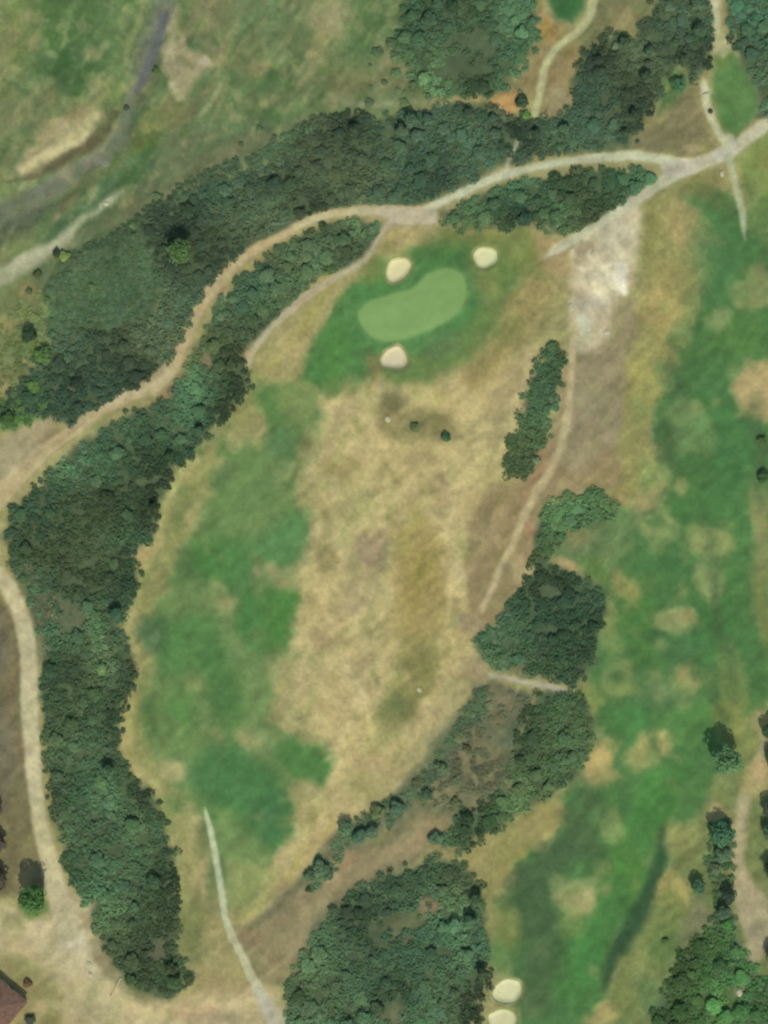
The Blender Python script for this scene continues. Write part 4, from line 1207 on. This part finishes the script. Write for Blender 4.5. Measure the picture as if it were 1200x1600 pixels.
CLEAR = [(790,262,13),(799,243,12),(806,226,11),(78,955,34),(62,1015,20),(600,1460,30),(615,1585,26),(560,1500,14),(545,1440,12),(690,1490,14),(500,1560,12),(720,60,12),(742,85,40),(700,110,26),(945,150,12),(1030,30,10),(150,880,14),(120,800,12),(200,700,10),(130,1180,14),(180,1330,18),(150,1420,14),(430,330,12),(610,210,12),(540,270,10),(860,925,16),(800,1010,14),(1135,1562,20),(1153,1545,15),(1118,1592,13),(1100,1560,10),(1170,1600,12),(95,455,70),(190,430,62),(160,480,50),(640,1440,26),(668,1420,20),(110,965,26),(245,1490,18),(320,560,16)]
def place_text(k, x, y):
    e = dist_edge(WOODS[k], x, y) < 26
    if k == 'upper':
        if x > 880 and y < 235: return 'beside the upper cart path' if y < 130 else 'above the pale path, left of the bare slope'
        if x > 690: return 'above the pale path, below the orange earth mound'
        if x > 440: return 'on the shaded top edge of the big upper wood' if y < 215 else ('deep in the big upper wood' if y < 280 else 'in the big upper wood along the dirt track bend')
        if y < 470: return 'near the yellow green tree, upper left' if x < 345 else 'left of the dirt track bend in the upper left wood'
        return 'below the smooth green clearing, ' + ('at the left edge' if x < 130 else 'beside the dirt track')
    if k == 'west':
        part = 'upper' if y < 760 else ('middle' if y < 1060 else ('lower' if y < 1300 else 'bottom'))
        c = 140 if y > 700 else 200
        return 'in the %s part of the west wood, %s' % (part, 'track side' if x < c else 'fairway side')
    if k == 'south':
        if 570 < x < 700 and y < 1490: return 'round the small clearing in the bottom centre wood'
        if x < 570: return 'on the dirt slope side of the bottom centre wood'
        return 'on the fairway side of the bottom centre wood' if x > 690 else 'in the lower middle of the bottom centre wood'
    if k == 'north': return 'in the wood left of the upper cart path, ' + ('near the picture top' if y < 60 else 'on its lower side')
    if k == 'middle': return 'in the grove above the green, ' + ('left half' if x < 850 else 'right half')
    if k == 'southeast': return 'in the wood at the lower right corner, ' + ('upper part' if y < 1540 else 'at the bottom edge')
    if k == 'east': return 'in the square wood by the right fairway, ' + ('upper half' if y < 975 else 'lower half')
    return WOOD_TXT[k]
_r = random.Random(21)
for k, pl in WOODS.items():
    xs = [p[0] for p in pl]; ys = [p[1] for p in pl]
    for _ in range(int((max(xs) - min(xs)) * (max(ys) - min(ys)) / 9000)):
        x, y, c = _r.uniform(min(xs), max(xs)), _r.uniform(min(ys), max(ys)), _r.uniform(6, 12)
        if inside(pl, x, y): CLEAR.append((x, y, c))
rw = random.Random(77)
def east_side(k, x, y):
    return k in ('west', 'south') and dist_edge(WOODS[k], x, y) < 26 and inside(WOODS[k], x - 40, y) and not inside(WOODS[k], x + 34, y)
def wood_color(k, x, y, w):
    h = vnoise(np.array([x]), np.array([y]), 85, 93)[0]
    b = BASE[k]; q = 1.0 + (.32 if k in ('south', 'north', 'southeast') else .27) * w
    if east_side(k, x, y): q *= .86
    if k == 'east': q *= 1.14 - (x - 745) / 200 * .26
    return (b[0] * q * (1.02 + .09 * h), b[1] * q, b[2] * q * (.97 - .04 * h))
TONES = [('dark green tree', .80), ('mid green tree', 1.0), ('pale green tree', 1.20)]
for k, pl in WOODS.items():
    xs = [p[0] for p in pl]; ys = [p[1] for p in pl]
    lo, hi = RANGE.get(k, (8, 15))
    n = 0; tries = 0
    while n < N_TREE[k] and tries < 6000:
        tries += 1
        r = rw.uniform(lo, hi) if tries < 1500 else rw.uniform(lo * .8, hi * .8)
        x = rw.uniform(min(xs), max(xs)); y = rw.uniform(min(ys), max(ys))
        if not (-25 < x < 1225 and -25 < y < 1625): continue
        if not inside(pl, x, y) or dist_edge(pl, x, y) < r * rw.uniform(.25, 1.1): continue
        if any(math.hypot(x - a, y - b) < c for a, b, c in CLEAR): continue
        if not free(x, y, r): continue
        taken.append((x, y, r)); n += 1
        w = vnoise(np.array([x]), np.array([y]), 64, 91)[0] + rw.uniform(-.22, .22)
        ti = 0 if w < -.22 else (1 if w < .38 else 2)
        tone = TONES[ti][0]
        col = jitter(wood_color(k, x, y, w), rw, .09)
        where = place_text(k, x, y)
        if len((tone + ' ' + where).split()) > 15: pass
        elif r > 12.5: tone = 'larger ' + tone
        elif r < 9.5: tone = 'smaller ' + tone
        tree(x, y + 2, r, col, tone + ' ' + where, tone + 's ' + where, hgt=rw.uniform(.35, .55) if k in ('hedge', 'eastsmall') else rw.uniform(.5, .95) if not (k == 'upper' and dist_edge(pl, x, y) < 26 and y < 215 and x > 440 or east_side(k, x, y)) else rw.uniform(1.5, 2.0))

# ---- thicket between them: low scrub no one could count
def hard_ground(x, y, r=0):
    for ox, oy in ((0, 0), (r, 0), (-r, 0), (0, r), (0, -r)):
        i = int(round((x + ox - GX[0]) / STEP)); j = int(round((y + oy - GY[0]) / STEP))
        if 0 <= i < NX and 0 <= j < NY and REGIONS[REG[j, i]] in HARD: return True
    return False
HARD = ('dirt_track', 'dirt_track_west', 'gravel_path', 'cart_path', 'bare_yard', 'sandy_clearing', 'fairway', 'fairway_two', 'dirt_layby', 'green_lawn_two')

def quad_soup(name, C, N, Sz, colors, seed):
    """leaf sprays: one quad at each centre C, facing N, of half size Sz"""
    r = np.random.RandomState(seed)
    n = len(C)
    M = N + np.array((0, 0, .5)) + r.normal(size=(n, 3)) * .3
    M /= np.linalg.norm(M, axis=1, keepdims=True)
    T = np.cross(M, r.normal(size=(n, 3))); T /= np.linalg.norm(T, axis=1, keepdims=True) + 1e-6
    U = np.cross(M, T); q = Sz[:, None]
    V = np.stack([C + T * q, C + U * q * .75, C - T * q, C - U * q * .75], 1).reshape(-1, 3)
    SN = N * .4 + M * .2 + np.array((0, 0, .9)); SN /= np.linalg.norm(SN, axis=1, keepdims=True)
    me = bpy.data.meshes.new(name)
    me.vertices.add(4 * n); me.vertices.foreach_set('co', V.astype(np.float32).ravel())
    me.loops.add(4 * n); me.loops.foreach_set('vertex_index', np.arange(4 * n, dtype=np.int32))
    me.polygons.add(n)
    me.polygons.foreach_set('loop_start', np.arange(0, 4 * n, 4, dtype=np.int32))
    me.polygons.foreach_set('loop_total', np.full(n, 4, np.int32))
    me.polygons.foreach_set('use_smooth', np.ones(n, bool))
    me.update(calc_edges=True)
    ca = me.color_attributes.new('leaf', 'FLOAT_COLOR', 'POINT')
    c4 = np.ones((4 * n, 4), np.float32); c4[:, :3] = np.repeat(colors, 4, 0)
    ca.data.foreach_set('color', c4.ravel())
    me.normals_split_custom_set_from_vertices(np.repeat(SN, 4, 0).tolist())
    me.materials.append(LEAF)
    return me

def thicket(name, pts_list, label, seed, flat=1.0, leaf=(.20, .38)):
    r = np.random.RandomState(seed); Cs = []; Ns = []; Ss = []; Ks = []
    for (x, y, R, col) in pts_list:
        base = np.array(at(x, y)); Rm = R / M_PX; hz = Rm * r.uniform(.6, .95) * flat
        a = np.array(leaf_color(col)[:3])
        m = int(14 + 3.4 * R)
        n = r.normal(size=(m, 3)); n /= np.linalg.norm(n, axis=1, keepdims=True); n[:, 2] = np.abs(n[:, 2])
        Cs.append(base + n * np.array((Rm, Rm, hz)) * r.uniform(.55, 1.1, (m, 1)))
        Ns.append(n); Ss.append(r.uniform(leaf[0], leaf[1], m)); Ks.append(a * r.uniform(.9, 1.1, (m, 1)))
    o = bpy.data.objects.new(name, quad_soup(name, np.concatenate(Cs), np.concatenate(Ns), np.concatenate(Ss), np.concatenate(Ks), seed))
    COL.objects.link(o)
    o.color = (1, 1, 1, 1); o['kind'] = 'stuff'
    return o

for s_, (k, pl) in enumerate(WOODS.items()):
    xs = [p[0] for p in pl]; ys = [p[1] for p in pl]
    area = abs(sum(pl[i][0] * pl[(i + 1) % len(pl)][1] - pl[(i + 1) % len(pl)][0] * pl[i][1] for i in range(len(pl)))) / 2
    want = int(area / (34 if k in ('hedge', 'eastsmall') else 62)); lst = []
    for _ in range(want * 6):
        if len(lst) >= want: break
        R = rw.uniform(4, 9)
        x = rw.uniform(min(xs) - 9, max(xs) + 9); y = rw.uniform(min(ys) - 9, max(ys) + 9)
        de = dist_edge(pl, x, y)
        if not inside(pl, x, y):
            if de > 11 * rw.random() ** 2 or hard_ground(x, y, R): continue
        elif de < R * .3 and hard_ground(x, y, R): continue
        elif de < 9 and rw.random() < .3: continue
        if any(math.hypot(x - a, y - b) < c * .9 for a, b, c in CLEAR) and rw.random() < .85: continue
        if any((a - x) ** 2 + (b - y) ** 2 < (c * .5) ** 2 for a, b, c in taken): continue
        w = vnoise(np.array([x]), np.array([y]), 64, 91)[0] + rw.uniform(-.2, .2)
        lst.append((x, y, R, jitter(wood_color(k, x, y, w), rw, .06)))
    o = thicket('scrub_thicket', lst, '', 500 + s_)
    o['label'] = 'low green scrub filling the gaps ' + WOOD_TXT[k]; o['category'] = 'scrub'

LOW = [('smooth clearing of the upper left wood', [(70,450),(95,408),(160,385),(225,345),(262,400),(262,440),(235,500),(160,515),(90,520),(62,500)], (77,98,70), 60, .35),
       ('valley side of the upper left wood', [(95,405),(190,350),(250,305),(330,262),(400,240),(440,212),(475,188),(500,190),(455,262),(330,300),(262,325),(225,350),(150,395)], (74,94,70), 50, .7),
       ('west track side of the long west wood', [(15,850),(60,900),(100,950),(95,1000),(70,1040),(62,980),(40,920),(12,880)], (98,106,80), 90, .45),
       ('scrubby slope below the dry plateau', [(770,1070),(830,1090),(812,1140),(796,1225),(750,1250),(700,1270),(650,1262),(640,1246),(700,1165),(745,1085)], (98,104,80), 150, .5),
       ('sloping edge below the dry plateau', [(480,1395),(500,1338),(545,1283),(600,1252),(640,1232),(700,1157),(745,1078),(775,1075),(758,1110),(712,1170),(668,1240),(640,1268),(600,1298),(550,1315),(520,1372)], (82,103,76), 60, .6),
       ('sandy strip side of the lower right tree row', [(1108,1285),(1140,1278),(1148,1330),(1145,1400),(1150,1450),(1120,1462),(1108,1440),(1120,1400),(1102,1360)], (80,104,72), 60, .9),
       ('left picture edge below the gravel wash', [(-10,520),(30,470),(62,450),(78,480),(62,540),(40,590),(5,640),(-10,650)], (104,118,76), 95, .5),
       ('strip right above the dirt clearing', [(-10,632),(40,600),(70,606),(76,648),(40,666),(-10,668)], (84,112,66), 60, .7),
       ('left side of the square wood by the right fairway', [(745,1000),(775,965),(800,940),(815,1000),(800,1048),(765,1038)], (84,104,80), 80, .6)]
for s_, (txt, pl, c, dens, hz) in enumerate(LOW):
    xs = [p[0] for p in pl]; ys = [p[1] for p in pl]
    area = abs(sum(pl[i][0] * pl[(i + 1) % len(pl)][1] - pl[(i + 1) % len(pl)][0] * pl[i][1] for i in range(len(pl)))) / 2
    lst = []
    for _ in range(9000):
        if len(lst) >= area / dens: break
        x = rw.uniform(min(xs), max(xs)); y = rw.uniform(min(ys), max(ys))
        if not inside(pl, x, y): continue
        w = vnoise(np.array([x]), np.array([y]), 50, 94)[0]
        lst.append((x, y, rw.uniform(3.5, 8), jitter(tuple(v * (1 + .12 * w) for v in c), rw, .06)))
    o = thicket('low_scrub', lst, '', 600 + s_, hz)
    o['label'] = 'knee high scrub on the ' + txt; o['category'] = 'scrub'

# ---- scattered shrubs on the scrubby slope, meadow and edges
SC = [((760,1080),(834,1090),(812,1140),(796,1225),(750,1250),(700,1270),(650,1262),(632,1250),(690,1160),(735,1085))]
grp = 'shrubs scattered over the scrubby slope'
n = 0
while n < 22:
    x = rw.uniform(640, 830); y = rw.uniform(1080, 1270); r = rw.choice((4, 5, 6, 8, 12))
    if not inside(SC[0], x, y) or not free(x, y, r, .9): continue
    taken.append((x, y, r)); n += 1
    shrub(x, y, r, jitter((94,104,76), rw, .1), 'low grey green shrub on the scrubby slope below the dry plateau', grp, hgt=rw.uniform(.3, .6))
n = 0
while n < 16:
    x = rw.uniform(560, 830); y = rw.uniform(60, 165); r = rw.choice((4, 5, 6, 9, 11))
    if inside(WOODS['north'], x, y) and dist_edge(WOODS['north'], x, y) > 12: continue
    if x > 760 or not free(x, y, r, .9): continue
    taken.append((x, y, r)); n += 1
    shrub(x, y, r, jitter((88,108,76), rw, .12), 'low shrub on the meadow fringe left of the north wood', 'shrubs on the meadow fringe', hgt=.6)
n = 0
while n < 18:
    x = rw.uniform(30, 440); y = rw.uniform(200, 470); r = rw.uniform(4, 8)
    d = (y - 470) + .72 * x
    if d < 10 or d > 95 or not free(x, y, r, .9): continue
    if inside(WOODS['upper'], x, y): continue
    taken.append((x, y, r)); n += 1
    shrub(x, y, r, jitter((86,104,74), rw, .1), 'small shrub on the valley slope between the stream and the upper wood', 'shrubs on the valley slope', hgt=.8)

# ------------------------------------------------------------------ rocks
ROCK = simple_mat('pale_rock', albedo((190,184,152)), .12, 3.0, .9, .5)
def boulder_mesh(seed):
    r = random.Random(seed); V = []; F = []; nu, nv = 9, 6
    for j in range(nv + 1):
        th = math.pi * j / nv
        for i in range(nu):
            ph = 2 * math.pi * i / nu; k = 1 + r.uniform(-.2, .2)
            V.append((math.sin(th) * math.cos(ph) * k, math.sin(th) * math.sin(ph) * k * .8, math.cos(th) * .6 * k + .25))
    for j in range(nv):
        for i in range(nu):
            a = j * nu + i; b = j * nu + (i + 1) % nu; F.append((a, a + nu, b + nu, b))
    return make_mesh('boulder_mesh', V, F, ROCK, False)
BM = [boulder_mesh(k) for k in range(4)]
for x, y, s, lab in [(139,1507,6,'larger pale boulder at the wood edge beside the bare yard'),(141,1523,5,'smaller pale boulder just below the larger one at the bare yard'),
                     (606,655,5,'pale rock on the dry hump below the front bunker'),(655,1078,5,'pale rock in the green hollow of the dry field'),
                     (893,480,6,'pale rock at the left edge of the sandy clearing'),(926,398,5,'cream rock at the top of the sandy clearing'),
                     (869,353,4,'pale rock at the lower edge of the grove above the green'),(1156,1552,6,'pale rock in the lower right wood'),
                     (165,318,5,'white rock in the pale gravel wash'),(1128,272,5,'pale rock beside the path junction'),(1104,147,6,'pale rock at the end of the short path'),
                     (948,519,5,'grey rock at the bottom of the sandy clearing')]:
    o = mesh_obj('boulder', rnd.choice(BM)); o.location = at(x, y); o.scale = (s / M_PX, s / M_PX * rnd.uniform(.7, 1), s / M_PX * .5); o.rotation_euler = (0, 0, rnd.uniform(0, 6))
    tag(o, lab, 'rock', 'pale rocks')

# fallen pale log by the bare yard
def log():
    a, b = at(189, 1528, .12), at(173, 1555, .12)
    d = (b - a); root = (a + b) / 2; V = []; F = []
    u = Vector((-d.y, d.x, 0)).normalized(); w = Vector((0, 0, 1)); n = 8; m = 6
    for j in range(m + 1):
        p = a + d * j / m - root; q = .28 - .02 * j + rnd.uniform(-.02, .02)
        for k in range(n):
            t = 2 * math.pi * k / n; V.append(p + u * q * math.cos(t) + w * q * math.sin(t))
    for j in range(m):
        for k in range(n):
            F.append((j * n + k, j * n + (k + 1) % n, (j + 1) * n + (k + 1) % n, (j + 1) * n + k))
    F.append(tuple(range(n))); F.append(tuple(reversed(range(m * n, m * n + n))))
    o = mesh_obj('fallen_log', make_mesh('fallen_log', V, F, simple_mat('bleached_wood', albedo((178,176,138)), .15, 4.0))); o.location = root
    tag(o, 'bleached fallen log lying across the edge of the bare yard', 'log')
log()

# ------------------------------------------------------------------ house with the red roof at the lower left corner
def house():
    root = empty('house', at(-25, 1568), 'house with a weathered red tiled roof at the lower left corner', 'house')
    wall_m = simple_mat('rendered_wall', albedo((190,176,150)), .08, 2.0)
    tile_m = simple_mat('roof_tiles', albedo((118,92,78)), .25, 1.0)
    L_, W_, hw, hr = 17.0, 11.0, 2.6, 4.6
    a = math.radians(50)
    root.rotation_euler = (0, 0, a)
    root.location = at(-12, 1580)
    x, y = L_ / 2 - .4, W_ / 2 - .4
    v = [(-x,-y,-.3),(x,-y,-.3),(x,y,-.3),(-x,y,-.3),(-x,-y,hw),(x,-y,hw),(x,y,hw),(-x,y,hw)]
    mesh_obj('wall', make_mesh('wall', v, [(0,1,5,4),(1,2,6,5),(2,3,7,6),(3,0,4,7)], wall_m, False), root)
    # roof: courses of tiles, each a raised step, on four hips
    V = []; F = []
    X, Y, rl = L_ / 2, W_ / 2, L_ / 2 - W_ / 2
    nrow = 16
    for k in range(nrow):
        t0, t1 = k / nrow, (k + 1) / nrow
        z0 = hw + (hr - hw) * t0 + .07; z1 = hw + (hr - hw) * t1
        def ring(t, z): return [(-X + (X - rl) * t, -Y + Y * t, z), (X - (X - rl) * t, -Y + Y * t, z), (X - (X - rl) * t, Y - Y * t, z), (-X + (X - rl) * t, Y - Y * t, z)]
        b0 = len(V); V += ring(t0, z0 - .07) + ring(t0, z0) + ring(t1, z1)
        for i in range(4):
            j = (i + 1) % 4
            F += [(b0 + i, b0 + j, b0 + 4 + j, b0 + 4 + i), (b0 + 4 + i, b0 + 4 + j, b0 + 8 + j, b0 + 8 + i)]
    rf = mesh_obj('roof', make_mesh('roof', V, F, tile_m, False), root)
    def box(name, cx, cy, z0, z1, sx, sy, mat, parent):
        v = [(cx + i * sx, cy + j * sy, z) for z in (z0, z1) for i, j in ((-1,-1),(1,-1),(1,1),(-1,1))]
        return mesh_obj(name, make_mesh(name, v, [(3,2,1,0),(4,5,6,7),(0,1,5,4),(1,2,6,5),(2,3,7,6),(3,0,4,7)], mat, False), parent)
    box('ridge', 0, 0, hr - .05, hr + .14, rl + .2, .16, tile_m, rf)
    glass = simple_mat('window_glass', (.05, .06, .07), .1, 1.0, .15, 0)
    frame = simple_mat('window_frame', (.6, .6, .58), .05)
    for s in (-1, 1):
        for q in (-4.5, 0, 4.5):
            fr = box('window', q, s * (y + .03), .9, 2.1, .65, .05, frame, root)
            box('pane', q, s * (y + .085), 1.0, 2.0, .55, .02, glass, fr)
    box('door', x + .04, 0, -.1, 2.05, .05, .5, simple_mat('door_wood', (.16, .1, .06), .2), root)
house()
shrub(48, 1592, 10, (72,80,66), 'dark shrub beside the red roofed house')
shrub(44, 1536, 9, (104,84,66), 'brownish dry shrub against the corner of the red roofed house')
